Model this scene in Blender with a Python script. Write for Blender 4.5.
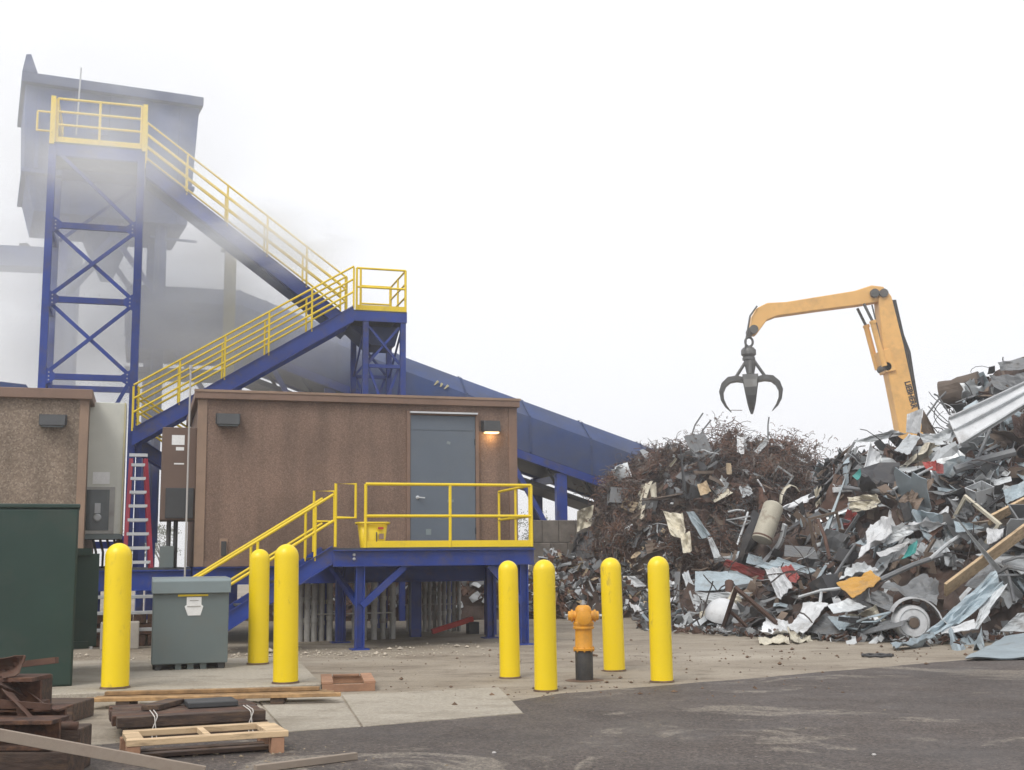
import bpy, bmesh, math, random
import numpy as np
from mathutils import Vector, Matrix, Euler, noise as mnoise

# ------------------------------------------------------------------ scene, camera, light
sc = bpy.context.scene
for o in list(bpy.data.objects):
    bpy.data.objects.remove(o, do_unlink=True)
COL = sc.collection
rnd = random.Random(7)
R = math.radians

FPX, CX, CY, EYE = 1200.0, 512.0, 385.0, 1.45
PITCH, ROLL = math.atan(175.0 / 1200.0), R(0.6)
CAMROT = Matrix.Rotation(math.pi / 2 + PITCH, 3, 'X') @ Matrix.Rotation(-ROLL, 3, 'Z')
cam_data = bpy.data.cameras.new('camera')
cam_data.sensor_width = 36.0
cam_data.lens = FPX * 36.0 / 1024.0
cam_data.clip_start, cam_data.clip_end = 0.1, 3000.0
cam = bpy.data.objects.new('camera', cam_data)
cam.location = (0, 0, EYE)
cam.rotation_euler = CAMROT.to_euler()
COL.objects.link(cam)
sc.camera = cam

sc.view_settings.view_transform = 'Standard'
sc.view_settings.look = 'None'
sc.view_settings.exposure = 0.46
sc.view_settings.gamma = 1.0
sc.view_settings.use_curve_mapping = False
sc.render.engine = 'CYCLES'
sc.cycles.max_bounces = 8
sc.cycles.volume_bounces = 5
sc.cycles.volume_step_rate = 1.0
sc.cycles.volume_max_steps = 128

SUN_EL, SUN_AZ = R(52), R(-150)         # high, hidden behind the overcast
world = bpy.data.worlds.new('World')
sc.world = world
world.use_nodes = True
wn, wl = world.node_tree.nodes, world.node_tree.links
wn.clear()
w_out = wn.new('ShaderNodeOutputWorld')
w_bg = wn.new('ShaderNodeBackground')
w_sky = wn.new('ShaderNodeTexSky')
w_sky.sky_type = 'NISHITA'
w_sky.sun_disc = False
w_sky.sun_elevation = SUN_EL
w_sky.sun_rotation = SUN_AZ
w_sky.dust_density = 6.0
w_hs = wn.new('ShaderNodeHueSaturation')
w_hs.inputs['Saturation'].default_value = 0.12
w_mix = wn.new('ShaderNodeMixRGB')
w_mix.inputs[0].default_value = 0.9     # the cloud layer over the clear sky
w_mix.inputs[2].default_value = (8.1, 8.2, 8.5, 1)
w_bg.inputs['Strength'].default_value = 0.10
wl.new(w_sky.outputs[0], w_hs.inputs['Color'])
wl.new(w_hs.outputs[0], w_mix.inputs[1])
wl.new(w_mix.outputs[0], w_bg.inputs['Color'])
wl.new(w_bg.outputs[0], w_out.inputs['Surface'])

sun_d = bpy.data.lights.new('sun', 'SUN')
sun_d.energy = 1.4
sun_d.angle = R(25)
sun_d.color = (1.0, 0.97, 0.92)
sun = bpy.data.objects.new('sun', sun_d)
COL.objects.link(sun)
# light comes from behind the camera, a little from the left
sd = Vector((math.cos(SUN_EL) * math.sin(R(-150)), math.cos(SUN_EL) * math.cos(R(-150)), math.sin(SUN_EL)))
sun.rotation_euler = sd.to_track_quat('Z', 'Y').to_euler()
sun.location = (0, -10, 30)

# ------------------------------------------------------------------ measuring helpers
CAMP = Vector((0, 0, EYE))
def ray(px, py):
    return (CAMROT @ Vector(((px - CX) / FPX, -(py - CY) / FPX, -1.0)))
def at(px, py, Y):                       # point at world depth Y
    d = ray(px, py); return CAMP + d * (Y / d.y)
def gnd(px, py, z=0.0):                  # point on a horizontal plane
    d = ray(px, py); return CAMP + d * ((z - EYE) / d.z)

YAW = R(17)
U = Vector((math.cos(YAW), math.sin(YAW), 0)); V = Vector((-math.sin(YAW), math.cos(YAW), 0))
ORI = gnd(360, 650)                      # front left foot of the door platform
def hit(px, py, t=0.0):                  # (s, z) on the plant's vertical plane at depth t
    o = ORI + V * t; d = ray(px, py)
    k = (o - CAMP).dot(V) / d.dot(V)
    p = CAMP + d * k
    return (p - ORI).dot(U), p.z
def pw(s, t, z=0.0):                     # plant coordinates to world
    p = ORI + U * s + V * t; return Vector((p.x, p.y, z))

# ------------------------------------------------------------------ objects
ORG = {}
def tag(o, label=None, cat=None, group=None, kind=None):
    if label: o['label'] = label
    if cat: o['category'] = cat
    if group: o['group'] = group
    if kind: o['kind'] = kind
    return o
def thing(name, label, cat, loc=(0, 0, 0), rotz=0.0, group=None, org=None):
    o = bpy.data.objects.new(name, None)
    o.empty_display_size = 0.2
    o.location = loc; o.rotation_euler = (0, 0, rotz)
    COL.objects.link(o)
    ORG[o.name] = Vector(org) if org is not None else Vector((0, 0, 0))
    return tag(o, label, cat, group)
def plant(name, label, cat, s, t, group=None):
    return thing(name, label, cat, pw(s, t), YAW, group, (s, t, 0))

class MB:
    def __init__(self): self.v = []; self.f = []
    def add(self, vs, fs):
        n = len(self.v); self.v += [Vector(v) for v in vs]; self.f += [tuple(i + n for i in f) for f in fs]; return self
    def box(self, a, b):
        x0, y0, z0 = a; x1, y1, z1 = b
        return self.add([(x0,y0,z0),(x1,y0,z0),(x1,y1,z0),(x0,y1,z0),(x0,y0,z1),(x1,y0,z1),(x1,y1,z1),(x0,y1,z1)],
                        [(0,3,2,1),(4,5,6,7),(0,1,5,4),(1,2,6,5),(2,3,7,6),(3,0,4,7)])
    def cbox(self, c, size, rot=None):
        c = Vector(c); h = Vector(size) / 2; vs = []
        for sz in (-1, 1):
            for sx, sy in ((-1,-1),(1,-1),(1,1),(-1,1)):
                p = Vector((h.x*sx, h.y*sy, h.z*sz)); vs.append(c + (rot @ p if rot is not None else p))
        return self.add(vs, [(0,3,2,1),(4,5,6,7),(0,1,5,4),(1,2,6,5),(2,3,7,6),(3,0,4,7)])
    def bar(self, p, q, w, h, up=(0, 0, 1)):
        p, q = Vector(p), Vector(q); d = (q - p).normalized(); up = Vector(up)
        if abs(d.dot(up)) > 0.98: up = Vector((0, 1, 0)) if abs(d.y) < 0.9 else Vector((1, 0, 0))
        a = d.cross(up).normalized(); b = a.cross(d).normalized()
        vs = []
        for c in (p, q):
            for x, y in ((-1,-1),(1,-1),(1,1),(-1,1)): vs.append(c + a*(w/2*x) + b*(h/2*y))
        return self.add(vs, [(0,3,2,1),(4,5,6,7),(0,1,5,4),(1,2,6,5),(2,3,7,6),(3,0,4,7)])
    def tube(self, pts, r, n=10, caps=True):
        pts = [Vector(p) for p in pts]; rs = r if isinstance(r, (list, tuple)) else [r]*len(pts)
        vs, fs = [], []; prev = None
        for i, p in enumerate(pts):
            d = (pts[min(i+1, len(pts)-1)] - pts[max(i-1, 0)]).normalized()
            if prev is None:
                up = Vector((0,0,1)) if abs(d.z) < 0.9 else Vector((0,1,0)); a = d.cross(up).normalized()
            else:
                a = (prev - d*prev.dot(d))
                a = a.normalized() if a.length > 1e-6 else d.orthogonal().normalized()
            prev = a; b = d.cross(a)
            for k in range(n):
                t = 2*math.pi*k/n; vs.append(p + (a*math.cos(t) + b*math.sin(t))*rs[i])
        for i in range(len(pts)-1):
            for k in range(n):
                k2 = (k+1) % n; fs.append((i*n+k, i*n+k2, (i+1)*n+k2, (i+1)*n+k))
        if caps:
            fs.append(tuple(range(n-1, -1, -1))); fs.append(tuple((len(pts)-1)*n+k for k in range(n)))
        return self.add(vs, fs)
    def lathe(self, prof, c=(0,0,0), n=24, axis=None):
        c = Vector(c); vs, fs = [], []
        m = axis if axis is not None else Matrix.Identity(3)
        for r, z in prof:
            for k in range(n):
                t = 2*math.pi*k/n; vs.append(c + m @ Vector((r*math.cos(t), r*math.sin(t), z)))
        for i in range(len(prof)-1):
            for k in range(n):
                k2 = (k+1) % n; fs.append((i*n+k, i*n+k2, (i+1)*n+k2, (i+1)*n+k))
        fs.append(tuple(range(n-1, -1, -1))); fs.append(tuple((len(prof)-1)*n+k for k in range(n)))
        return self.add(vs, fs)
    def prism(self, poly, a, b):
        """poly of 3D points (flat), extruded from offset a to offset b (vectors)"""
        a, b = Vector(a), Vector(b); n = len(poly)
        vs = [Vector(p)+a for p in poly] + [Vector(p)+b for p in poly]
        fs = [tuple(range(n-1, -1, -1)), tuple(range(n, 2*n))] + [(i, (i+1) % n, n+(i+1) % n, n+i) for i in range(n)]
        return self.add(vs, fs)
    def mesh(self, name, org=Vector((0,0,0)), smooth=False, fix=True):
        me = bpy.data.meshes.new(name)
        me.from_pydata([tuple(v - org) for v in self.v], [], self.f)
        if fix:
            bm = bmesh.new(); bm.from_mesh(me); bmesh.ops.recalc_face_normals(bm, faces=bm.faces[:]); bm.to_mesh(me); bm.free()
        if smooth: me.shade_smooth() if hasattr(me, 'shade_smooth') else None
        me.update(); return me
    def build(self, name, mat, parent=None, smooth=False, bevel=0.0, org=None, fix=True):
        if org is None: org = ORG.get(parent.name, Vector((0,0,0))) if parent is not None else Vector((0,0,0))
        me = self.mesh(name, org, smooth, fix)
        me.materials.append(mat)
        o = bpy.data.objects.new(name, me); COL.objects.link(o)
        if parent is not None: o.parent = parent; ORG[o.name] = org
        if smooth:
            for p in me.polygons: p.use_smooth = True
            if hasattr(me, 'set_sharp_from_angle'): me.set_sharp_from_angle(angle=R(40))
        if bevel:
            m = o.modifiers.new('bevel', 'BEVEL'); m.width = bevel; m.segments = 2; m.limit_method = 'ANGLE'
        return o

def copy_tree(o, parent=None, loc=None, rot=None, label=None):
    kids = [c for c in list(o.children)]
    c = o.copy(); COL.objects.link(c); c.parent = parent
    if loc is not None: c.location = loc
    if rot is not None: c.rotation_euler = rot
    if label: c['label'] = label
    for k in kids: copy_tree(k, c)
    return c

# ------------------------------------------------------------------ materials
def mat(name, col, rough=0.6, metal=0.0, var=0.18, vscale=2.0, dirt=None, damt=0.4, dscale=1.5, dlow=0.5, dhigh=0.7,
        bump=0.0, bscale=40.0, spec=0.5, stretch=None, obj_rand=0.0, coat=0.0):
    m = bpy.data.materials.new(name); m.use_nodes = True
    nt = m.node_tree; N, L = nt.nodes, nt.links; N.clear()
    out = N.new('ShaderNodeOutputMaterial'); bs = N.new('ShaderNodeBsdfPrincipled'); L.new(bs.outputs[0], out.inputs[0])
    tc = N.new('ShaderNodeTexCoord'); oi = N.new('ShaderNodeObjectInfo')
    sca = N.new('ShaderNodeVectorMath'); sca.operation = 'SCALE'; sca.inputs[0].default_value = (37.0, 17.0, 53.0)
    L.new(oi.outputs['Random'], sca.inputs['Scale'])
    add = N.new('ShaderNodeVectorMath'); add.operation = 'ADD'; L.new(tc.outputs['Object'], add.inputs[0]); L.new(sca.outputs[0], add.inputs[1])
    vec = add.outputs[0]
    if stretch:
        mp = N.new('ShaderNodeMapping'); mp.inputs['Scale'].default_value = stretch; L.new(vec, mp.inputs[0]); vec = mp.outputs[0]
    def noise(scale, det=5.0, rgh=0.6):
        n = N.new('ShaderNodeTexNoise'); n.inputs['Scale'].default_value = scale; n.inputs['Detail'].default_value = det
        n.inputs['Roughness'].default_value = rgh; L.new(vec, n.inputs['Vector']); return n.outputs[0]
    def ramp(src, a, b, ca=(0,0,0,1), cb=(1,1,1,1)):
        r = N.new('ShaderNodeValToRGB'); r.color_ramp.elements[0].position = a; r.color_ramp.elements[1].position = b
        r.color_ramp.elements[0].color = ca; r.color_ramp.elements[1].color = cb; L.new(src, r.inputs[0]); return r.outputs[0]
    c = Vector(col)
    lo = tuple(c * (1 - var)) + (1,); hi = tuple(c * (1 + var)) + (1,)
    cur = ramp(noise(vscale), 0.3, 0.7, lo, hi)
    if obj_rand:
        hsv = N.new('ShaderNodeHueSaturation'); L.new(cur, hsv.inputs['Color'])
        ma = N.new('ShaderNodeMapRange'); ma.inputs['To Min'].default_value = 1 - obj_rand; ma.inputs['To Max'].default_value = 1 + obj_rand
        L.new(oi.outputs['Random'], ma.inputs[0]); L.new(ma.outputs[0], hsv.inputs['Value']); cur = hsv.outputs[0]
    bs.inputs['Roughness'].default_value = rough; bs.inputs['Metallic'].default_value = metal
    bs.inputs['Specular IOR Level'].default_value = spec
    if coat: bs.inputs['Coat Weight'].default_value = coat; bs.inputs['Coat Roughness'].default_value = 0.25
    if dirt:
        mk = ramp(noise(dscale, 8.0, 0.7), dlow, dhigh)
        mul = N.new('ShaderNodeMath'); mul.operation = 'MULTIPLY'; mul.inputs[1].default_value = damt; L.new(mk, mul.inputs[0])
        mx = N.new('ShaderNodeMixRGB'); L.new(mul.outputs[0], mx.inputs[0]); L.new(cur, mx.inputs[1]); mx.inputs[2].default_value = tuple(dirt) + (1,)
        cur = mx.outputs[0]
        rr = N.new('ShaderNodeMapRange'); rr.inputs['To Min'].default_value = rough; rr.inputs['To Max'].default_value = min(1, rough + 0.3)
        L.new(mul.outputs[0], rr.inputs[0]); L.new(rr.outputs[0], bs.inputs['Roughness'])
        if metal:
            mm = N.new('ShaderNodeMapRange'); mm.inputs['To Min'].default_value = metal; mm.inputs['To Max'].default_value = 0.0
            L.new(mul.outputs[0], mm.inputs[0]); L.new(mm.outputs[0], bs.inputs['Metallic'])
    L.new(cur, bs.inputs['Base Color'])
    if bump:
        b = N.new('ShaderNodeBump'); b.inputs['Strength'].default_value = bump; b.inputs['Distance'].default_value = 0.01
        L.new(noise(bscale, 4.0), b.inputs['Height']); L.new(b.outputs[0], bs.inputs['Normal'])
    return m

M = {}
M['yellow'] = mat('yellow_paint', (0.78, 0.56, 0.012), 0.42, var=0.06, dirt=(0.25, 0.17, 0.06), damt=0.5, dscale=2.2, dlow=0.56, dhigh=0.8, bump=0.08, bscale=25, obj_rand=0.05)
M['bollard'] = mat('bollard_yellow_plastic', (0.84, 0.61, 0.004), 0.38, var=0.04, dirt=(0.34, 0.24, 0.06), damt=0.6, dscale=5.0, dlow=0.60, dhigh=0.68, bump=0.06, bscale=8, obj_rand=0.05, stretch=(1, 1, 0.4))
M['blue'] = mat('blue_steel_paint', (0.009, 0.036, 0.23), 0.45, var=0.2, dirt=(0.085, 0.07, 0.065), damt=0.65, dscale=2.4, dlow=0.50, dhigh=0.68, obj_rand=0.15)
M['dusty_blue'] = mat('dusty_blue_panel', (0.018, 0.048, 0.165), 0.6, var=0.22, vscale=1.1, dirt=(0.08, 0.083, 0.095), damt=0.75, dscale=0.6, dlow=0.38, dhigh=0.72, obj_rand=0.12)
M['hopper_blue'] = mat('weathered_hopper_blue', (0.022, 0.06, 0.21), 0.65, var=0.25, vscale=0.8, dirt=(0.075, 0.085, 0.11), damt=0.5, dscale=0.6, dlow=0.4, dhigh=0.65)
M['grate'] = mat('steel_grating', (0.06, 0.065, 0.075), 0.6, metal=0.3, var=0.3, bump=0.4, bscale=60)
M['galv'] = mat('galvanised_steel', (0.42, 0.43, 0.44), 0.45, metal=0.55, var=0.15, vscale=6, dirt=(0.16, 0.14, 0.12), damt=0.5, dscale=3)
M['conduit'] = mat('grey_conduit', (0.36, 0.35, 0.33), 0.55, metal=0.15, var=0.15, vscale=4, dirt=(0.14, 0.11, 0.08), damt=0.6, dscale=2.5, obj_rand=0.15)
M['dark'] = mat('dark_grey_metal', (0.045, 0.047, 0.05), 0.6, var=0.25, dirt=(0.1, 0.09, 0.08), damt=0.4)
M['black'] = mat('black_paint', (0.016, 0.016, 0.018), 0.55, var=0.3, dirt=(0.12, 0.1, 0.075), damt=0.55, dscale=5, dlow=0.45, dhigh=0.75)
M['door'] = mat('door_grey_paint', (0.108, 0.132, 0.165), 0.5, var=0.07, vscale=1.2, dirt=(0.17, 0.18, 0.18), damt=0.3, dscale=2.2, dlow=0.5, dhigh=0.85)
M['cabinet_grey'] = mat('cabinet_grey_paint', (0.125, 0.155, 0.155), 0.45, var=0.05, dirt=(0.16, 0.14, 0.11), damt=0.35, dscale=1.8, dlow=0.5, dhigh=0.8)
M['cabinet_lid'] = mat('cabinet_lid_paint', (0.20, 0.245, 0.255), 0.4, var=0.05, dirt=(0.2, 0.18, 0.15), damt=0.3)
M['green'] = mat('transformer_green', (0.016, 0.042, 0.032), 0.45, var=0.15, vscale=1.2, dirt=(0.06, 0.06, 0.05), damt=0.4, dscale=1.5)
M['cream'] = mat('cream_grey_enamel', (0.56, 0.56, 0.50), 0.5, var=0.06, dirt=(0.25, 0.22, 0.17), damt=0.4, dscale=1.2)
M['brown_box'] = mat('brown_enamel', (0.13, 0.082, 0.06), 0.5, var=0.08, dirt=(0.08, 0.06, 0.05), damt=0.4)
M['white'] = mat('white_sticker', (0.75, 0.75, 0.74), 0.6, var=0.06, vscale=20)
M['red'] = mat('red_paint', (0.48, 0.035, 0.025), 0.5, var=0.15, dirt=(0.15, 0.06, 0.05), damt=0.5)
M['ladder_red'] = mat('ladder_fibreglass_red', (0.36, 0.03, 0.06), 0.5, var=0.1)
M['alu'] = mat('aluminium', (0.6, 0.61, 0.62), 0.4, metal=0.6, var=0.1)
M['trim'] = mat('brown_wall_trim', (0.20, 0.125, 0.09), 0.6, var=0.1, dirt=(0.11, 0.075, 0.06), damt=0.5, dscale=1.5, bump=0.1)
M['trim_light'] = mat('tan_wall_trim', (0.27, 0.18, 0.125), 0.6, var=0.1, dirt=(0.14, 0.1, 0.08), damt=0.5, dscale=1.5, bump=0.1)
M['glass'] = mat('dark_glass', (0.06, 0.07, 0.07), 0.12, var=0.3)
M['exc'] = mat('excavator_yellow', (0.76, 0.43, 0.13), 0.5, var=0.08, dirt=(0.25, 0.16, 0.08), damt=0.45, dscale=0.9)
M['hyd'] = mat('hydrant_orange', (0.64, 0.29, 0.022), 0.5, var=0.1, vscale=8, dirt=(0.3, 0.17, 0.06), damt=0.6, dscale=6, dlow=0.5, dhigh=0.75, bump=0.25, bscale=40)
M['steel'] = mat('worn_grapple_steel', (0.10, 0.10, 0.095), 0.5, metal=0.4, var=0.25, dirt=(0.12, 0.1, 0.08), damt=0.5)
M['pvc'] = mat('pale_pvc', (0.42, 0.40, 0.38), 0.5, var=0.05)
M['block'] = mat('concrete_block', (0.33, 0.30, 0.26), 0.9, var=0.15, vscale=3, dirt=(0.15, 0.13, 0.11), damt=0.6, dscale=1.5, bump=0.4, bscale=30, obj_rand=0.1)
M['wood_old_block'] = mat('stained_block_wall', (0.19, 0.165, 0.14), 0.9, var=0.25, vscale=3, dirt=(0.08, 0.065, 0.055), damt=0.7, dscale=1.2, bump=0.4, bscale=30, obj_rand=0.2)
M['wood_new'] = mat('fresh_pine', (0.55, 0.40, 0.24), 0.75, var=0.2, vscale=4, dirt=(0.26, 0.18, 0.11), damt=0.75, dscale=9, dlow=0.48, dhigh=0.64, obj_rand=0.15, bump=0.3, stretch=(0.3, 1.6, 1.6))
M['wood_red'] = mat('reddish_pallet_wood', (0.34, 0.185, 0.11), 0.8, var=0.2, vscale=4, dirt=(0.2, 0.12, 0.08), damt=0.5, dscale=5, obj_rand=0.15, bump=0.2)
M['wood_tan'] = mat('weathered_lumber', (0.33, 0.20, 0.09), 0.8, var=0.35, vscale=9, dirt=(0.16, 0.1, 0.06), damt=0.6, dscale=4, obj_rand=0.2, bump=0.2)
M['wood_dark'] = mat('dark_wet_timber', (0.055, 0.034, 0.025), 0.75, var=0.45, vscale=14, dirt=(0.15, 0.095, 0.06), damt=0.75, dscale=9, dlow=0.48, dhigh=0.62, obj_rand=0.25, bump=0.7, bscale=30, stretch=(0.35, 1.6, 1.6))
M['rust'] = mat('rusted_steel', (0.07, 0.034, 0.023), 0.85, var=0.45, vscale=12, dirt=(0.17, 0.085, 0.047), damt=0.75, dscale=7, dlow=0.47, dhigh=0.63, obj_rand=0.3, bump=0.7, bscale=30)
M['wood_grey'] = mat('grey_weathered_board', (0.27, 0.22, 0.175), 0.85, var=0.15, vscale=4, dirt=(0.14, 0.1, 0.08), damt=0.5, dscale=4, bump=0.2)
M['gallery_tan'] = mat('pale_yellow_column', (0.5, 0.45, 0.26), 0.6, var=0.1)
M['twine'] = mat('white_strap', (0.55, 0.52, 0.48), 0.7, var=0.1)

def pebble(name, cols, scale, bump):
    m = bpy.data.materials.new(name); m.use_nodes = True
    nt = m.node_tree; N, L = nt.nodes, nt.links; N.clear()
    out = N.new('ShaderNodeOutputMaterial'); bs = N.new('ShaderNodeBsdfPrincipled'); L.new(bs.outputs[0], out.inputs[0])
    tc = N.new('ShaderNodeTexCoord')
    vo = N.new('ShaderNodeTexVoronoi'); vo.inputs['Scale'].default_value = scale; L.new(tc.outputs['Object'], vo.inputs['Vector'])
    sep = N.new('ShaderNodeSeparateColor'); L.new(vo.outputs['Color'], sep.inputs[0])
    r = N.new('ShaderNodeValToRGB'); L.new(sep.outputs[0], r.inputs[0]); r.color_ramp.interpolation = 'CONSTANT'
    el = r.color_ramp.elements
    while len(el) < len(cols): el.new(0.5)
    for i, c in enumerate(cols): el[i].position = i / len(cols); el[i].color = tuple(c) + (1,)
    nz = N.new('ShaderNodeTexNoise'); nz.inputs['Scale'].default_value = 0.9; nz.inputs['Detail'].default_value = 6; L.new(tc.outputs['Object'], nz.inputs['Vector'])
    mr = N.new('ShaderNodeMapRange'); mr.inputs['From Min'].default_value = 0.3; mr.inputs['From Max'].default_value = 0.7
    mr.inputs['To Min'].default_value = 0.78; mr.inputs['To Max'].default_value = 1.12; L.new(nz.outputs[0], mr.inputs[0])
    mp = N.new('ShaderNodeMapping'); mp.inputs['Scale'].default_value = (2.6, 2.6, 0.22); L.new(tc.outputs['Object'], mp.inputs[0])
    n2 = N.new('ShaderNodeTexNoise'); n2.inputs['Scale'].default_value = 1.3; n2.inputs['Detail'].default_value = 7; L.new(mp.outputs[0], n2.inputs['Vector'])
    m2 = N.new('ShaderNodeMapRange'); m2.inputs['From Min'].default_value = 0.3; m2.inputs['From Max'].default_value = 0.62; m2.inputs['To Min'].default_value = 0.8; m2.inputs['To Max'].default_value = 1.06; L.new(n2.outputs[0], m2.inputs[0])
    mm = N.new('ShaderNodeMath'); mm.operation = 'MULTIPLY'; L.new(mr.outputs[0], mm.inputs[0]); L.new(m2.outputs[0], mm.inputs[1])
    hs = N.new('ShaderNodeHueSaturation'); L.new(r.outputs[0], hs.inputs['Color']); L.new(mm.outputs[0], hs.inputs['Value'])
    L.new(hs.outputs[0], bs.inputs['Base Color']); bs.inputs['Roughness'].default_value = 0.85
    b = N.new('ShaderNodeBump'); b.inputs['Strength'].default_value = bump; b.inputs['Distance'].default_value = 0.01; b.invert = True
    L.new(vo.outputs['Distance'], b.inputs['Height']); L.new(b.outputs[0], bs.inputs['Normal'])
    return m
M['pebble_brown'] = pebble('brown_pebble_dash', [(0.178,0.115,0.084),(0.214,0.14,0.104),(0.158,0.102,0.075),(0.246,0.166,0.125),(0.195,0.127,0.094),(0.204,0.133,0.099)], 62, 0.3)
M['pebble_tan'] = pebble('tan_exposed_aggregate', [(0.20,0.15,0.11),(0.25,0.193,0.145),(0.215,0.163,0.12),(0.30,0.24,0.185),(0.235,0.18,0.135),(0.175,0.13,0.097)], 38, 0.45)
# ------------------------------------------------------------------ ground
def ground_mat(name, base, base2, dark, light, kind):
    m = bpy.data.materials.new(name); m.use_nodes = True
    nt = m.node_tree; N, L = nt.nodes, nt.links; N.clear()
    out = N.new('ShaderNodeOutputMaterial'); bs = N.new('ShaderNodeBsdfPrincipled'); L.new(bs.outputs[0], out.inputs[0])
    tc = N.new('ShaderNodeTexCoord')
    def nz(scale, det=8, rgh=0.65, st=None, off=0.0, dist=0.0):
        mp = N.new('ShaderNodeMapping'); mp.inputs['Scale'].default_value = st or (1, 1, 1); mp.inputs['Location'].default_value = (off, off*1.7, 0)
        mp.inputs['Rotation'].default_value = (0, 0, R(8))
        L.new(tc.outputs['Object'], mp.inputs[0])
        n = N.new('ShaderNodeTexNoise'); n.inputs['Scale'].default_value = scale; n.inputs['Detail'].default_value = det; n.inputs['Roughness'].default_value = rgh
        n.inputs['Distortion'].default_value = dist
        L.new(mp.outputs[0], n.inputs['Vector']); return n.outputs[0]
    def ramp(src, a, b, ca=(0,0,0,1), cb=(1,1,1,1)):
        r = N.new('ShaderNodeValToRGB'); r.color_ramp.elements[0].position = a; r.color_ramp.elements[1].position = b
        r.color_ramp.elements[0].color = ca; r.color_ramp.elements[1].color = cb; L.new(src, r.inputs[0]); return r.outputs[0]
    def mix(fac, a, b, amt=1.0):
        x = N.new('ShaderNodeMath'); x.operation = 'MULTIPLY'; x.inputs[1].default_value = amt; L.new(fac, x.inputs[0])
        mx = N.new('ShaderNodeMixRGB'); L.new(x.outputs[0], mx.inputs[0]); L.new(a, mx.inputs[1])
        if isinstance(b, tuple): mx.inputs[2].default_value = b + (1,)
        else: L.new(b, mx.inputs[2])
        return mx.outputs[0]
    cur = ramp(nz(0.5), 0.32, 0.68, tuple(base) + (1,), tuple(base2) + (1,))
    grain = ramp(nz(28, 6, 0.8), 0.34, 0.68, (0.62, 0.62, 0.62, 1), (1.3, 1.3, 1.3, 1))
    mg = N.new('ShaderNodeMixRGB'); mg.blend_type = 'MULTIPLY'; mg.inputs[0].default_value = 0.8; L.new(cur, mg.inputs[1]); L.new(grain, mg.inputs[2]); cur = mg.outputs[0]
    if kind == 'asphalt':
        cur = mix(ramp(nz(0.55, 9, 0.62, (0.9, 1.1, 1), 3.1, 1.2), 0.56, 0.60), cur, tuple(light), 0.45)
        cur = mix(ramp(nz(1.9, 10, 0.78, (0.9, 1.1, 1), 9.0), 0.585, 0.63), cur, tuple(light), 0.3)
        vo = N.new('ShaderNodeTexVoronoi'); vo.inputs['Scale'].default_value = 55; L.new(tc.outputs['Object'], vo.inputs['Vector'])
        sp = N.new('ShaderNodeSeparateColor'); L.new(vo.outputs['Color'], sp.inputs[0])
        ag = ramp(sp.outputs[0], 0.0, 1.0, (0.5, 0.5, 0.5, 1), (1.75, 1.68, 1.6, 1))
        ma = N.new('ShaderNodeMixRGB'); ma.blend_type = 'MULTIPLY'; ma.inputs[0].default_value = 0.9; L.new(cur, ma.inputs[1]); L.new(ag, ma.inputs[2]); cur = ma.outputs[0]
        cur = mix(ramp(nz(0.3, 5, 0.6, (1, 1, 1), 5.0), 0.55, 0.75), cur, tuple(dark), 0.6)
        cur = mix(ramp(nz(45, 2, 0.5, None, 2.0), 0.70, 0.74), cur, (0.4, 0.38, 0.35), 0.7)
    else:
        cur = mix(ramp(nz(0.7, 9, 0.7, (0.6, 1.4, 1), 4.0, 0.6), 0.5, 0.68), cur, tuple(dark), 0.75)
        cur = mix(ramp(nz(2.2, 10, 0.75, (0.8, 1.2, 1), 1.0), 0.53, 0.63), cur, tuple(dark), 0.65)
        cur = mix(ramp(nz(0.4, 8, 0.6, (0.7, 1.3, 1), 7.0), 0.54, 0.7), cur, tuple(light), 0.7)
        cur = mix(ramp(nz(9.0, 6, 0.7, None, 2.0), 0.64, 0.72), cur, (0.09, 0.075, 0.06), 0.55)
    L.new(cur, bs.inputs['Base Color'])
    bs.inputs['Roughness'].default_value = 0.82; bs.inputs['Specular IOR Level'].default_value = 0.35
    if kind == 'asphalt':
        rr = N.new('ShaderNodeMapRange'); rr.inputs['From Min'].default_value = 0.35; rr.inputs['From Max'].default_value = 0.65
        rr.inputs['To Min'].default_value = 0.55; rr.inputs['To Max'].default_value = 0.9; L.new(nz(0.8), rr.inputs[0]); L.new(rr.outputs[0], bs.inputs['Roughness'])
    b = N.new('ShaderNodeBump'); b.inputs['Strength'].default_value = 0.5; b.inputs['Distance'].default_value = 0.008
    L.new(nz(70 if kind == 'asphalt' else 25, 5), b.inputs['Height']); L.new(b.outputs[0], bs.inputs['Normal'])
    return m
M['yard'] = ground_mat('dusty_yard_concrete', (0.25, 0.21, 0.16), (0.33, 0.285, 0.225), (0.125, 0.095, 0.07), (0.40, 0.355, 0.29), 'concrete')
M['slab'] = ground_mat('pale_concrete_slab', (0.33, 0.295, 0.24), (0.385, 0.345, 0.285), (0.20, 0.17, 0.13), (0.43, 0.39, 0.325), 'concrete')
M['asphalt'] = ground_mat('worn_asphalt', (0.062, 0.052, 0.047), (0.088, 0.074, 0.067), (0.042, 0.037, 0.035), (0.24, 0.215, 0.18), 'asphalt')

def sheet(name, pts, mat_, z0, z1=None, kind='structure'):
    m = MB()
    if z1 is None: m.add([(p.x, p.y, z0) for p in pts], [tuple(range(len(pts)))])
    else: m.prism([(p.x, p.y, 0) for p in pts], (0, 0, z0), (0, 0, z1))
    o = m.build(name, mat_); o['kind'] = kind; return o
g = MB().add([(-260,-60,0),(260,-60,0),(260,460,0),(-260,460,0)], [(0,1,2,3)]).build('ground', M['yard']); g['kind'] = 'structure'

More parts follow.
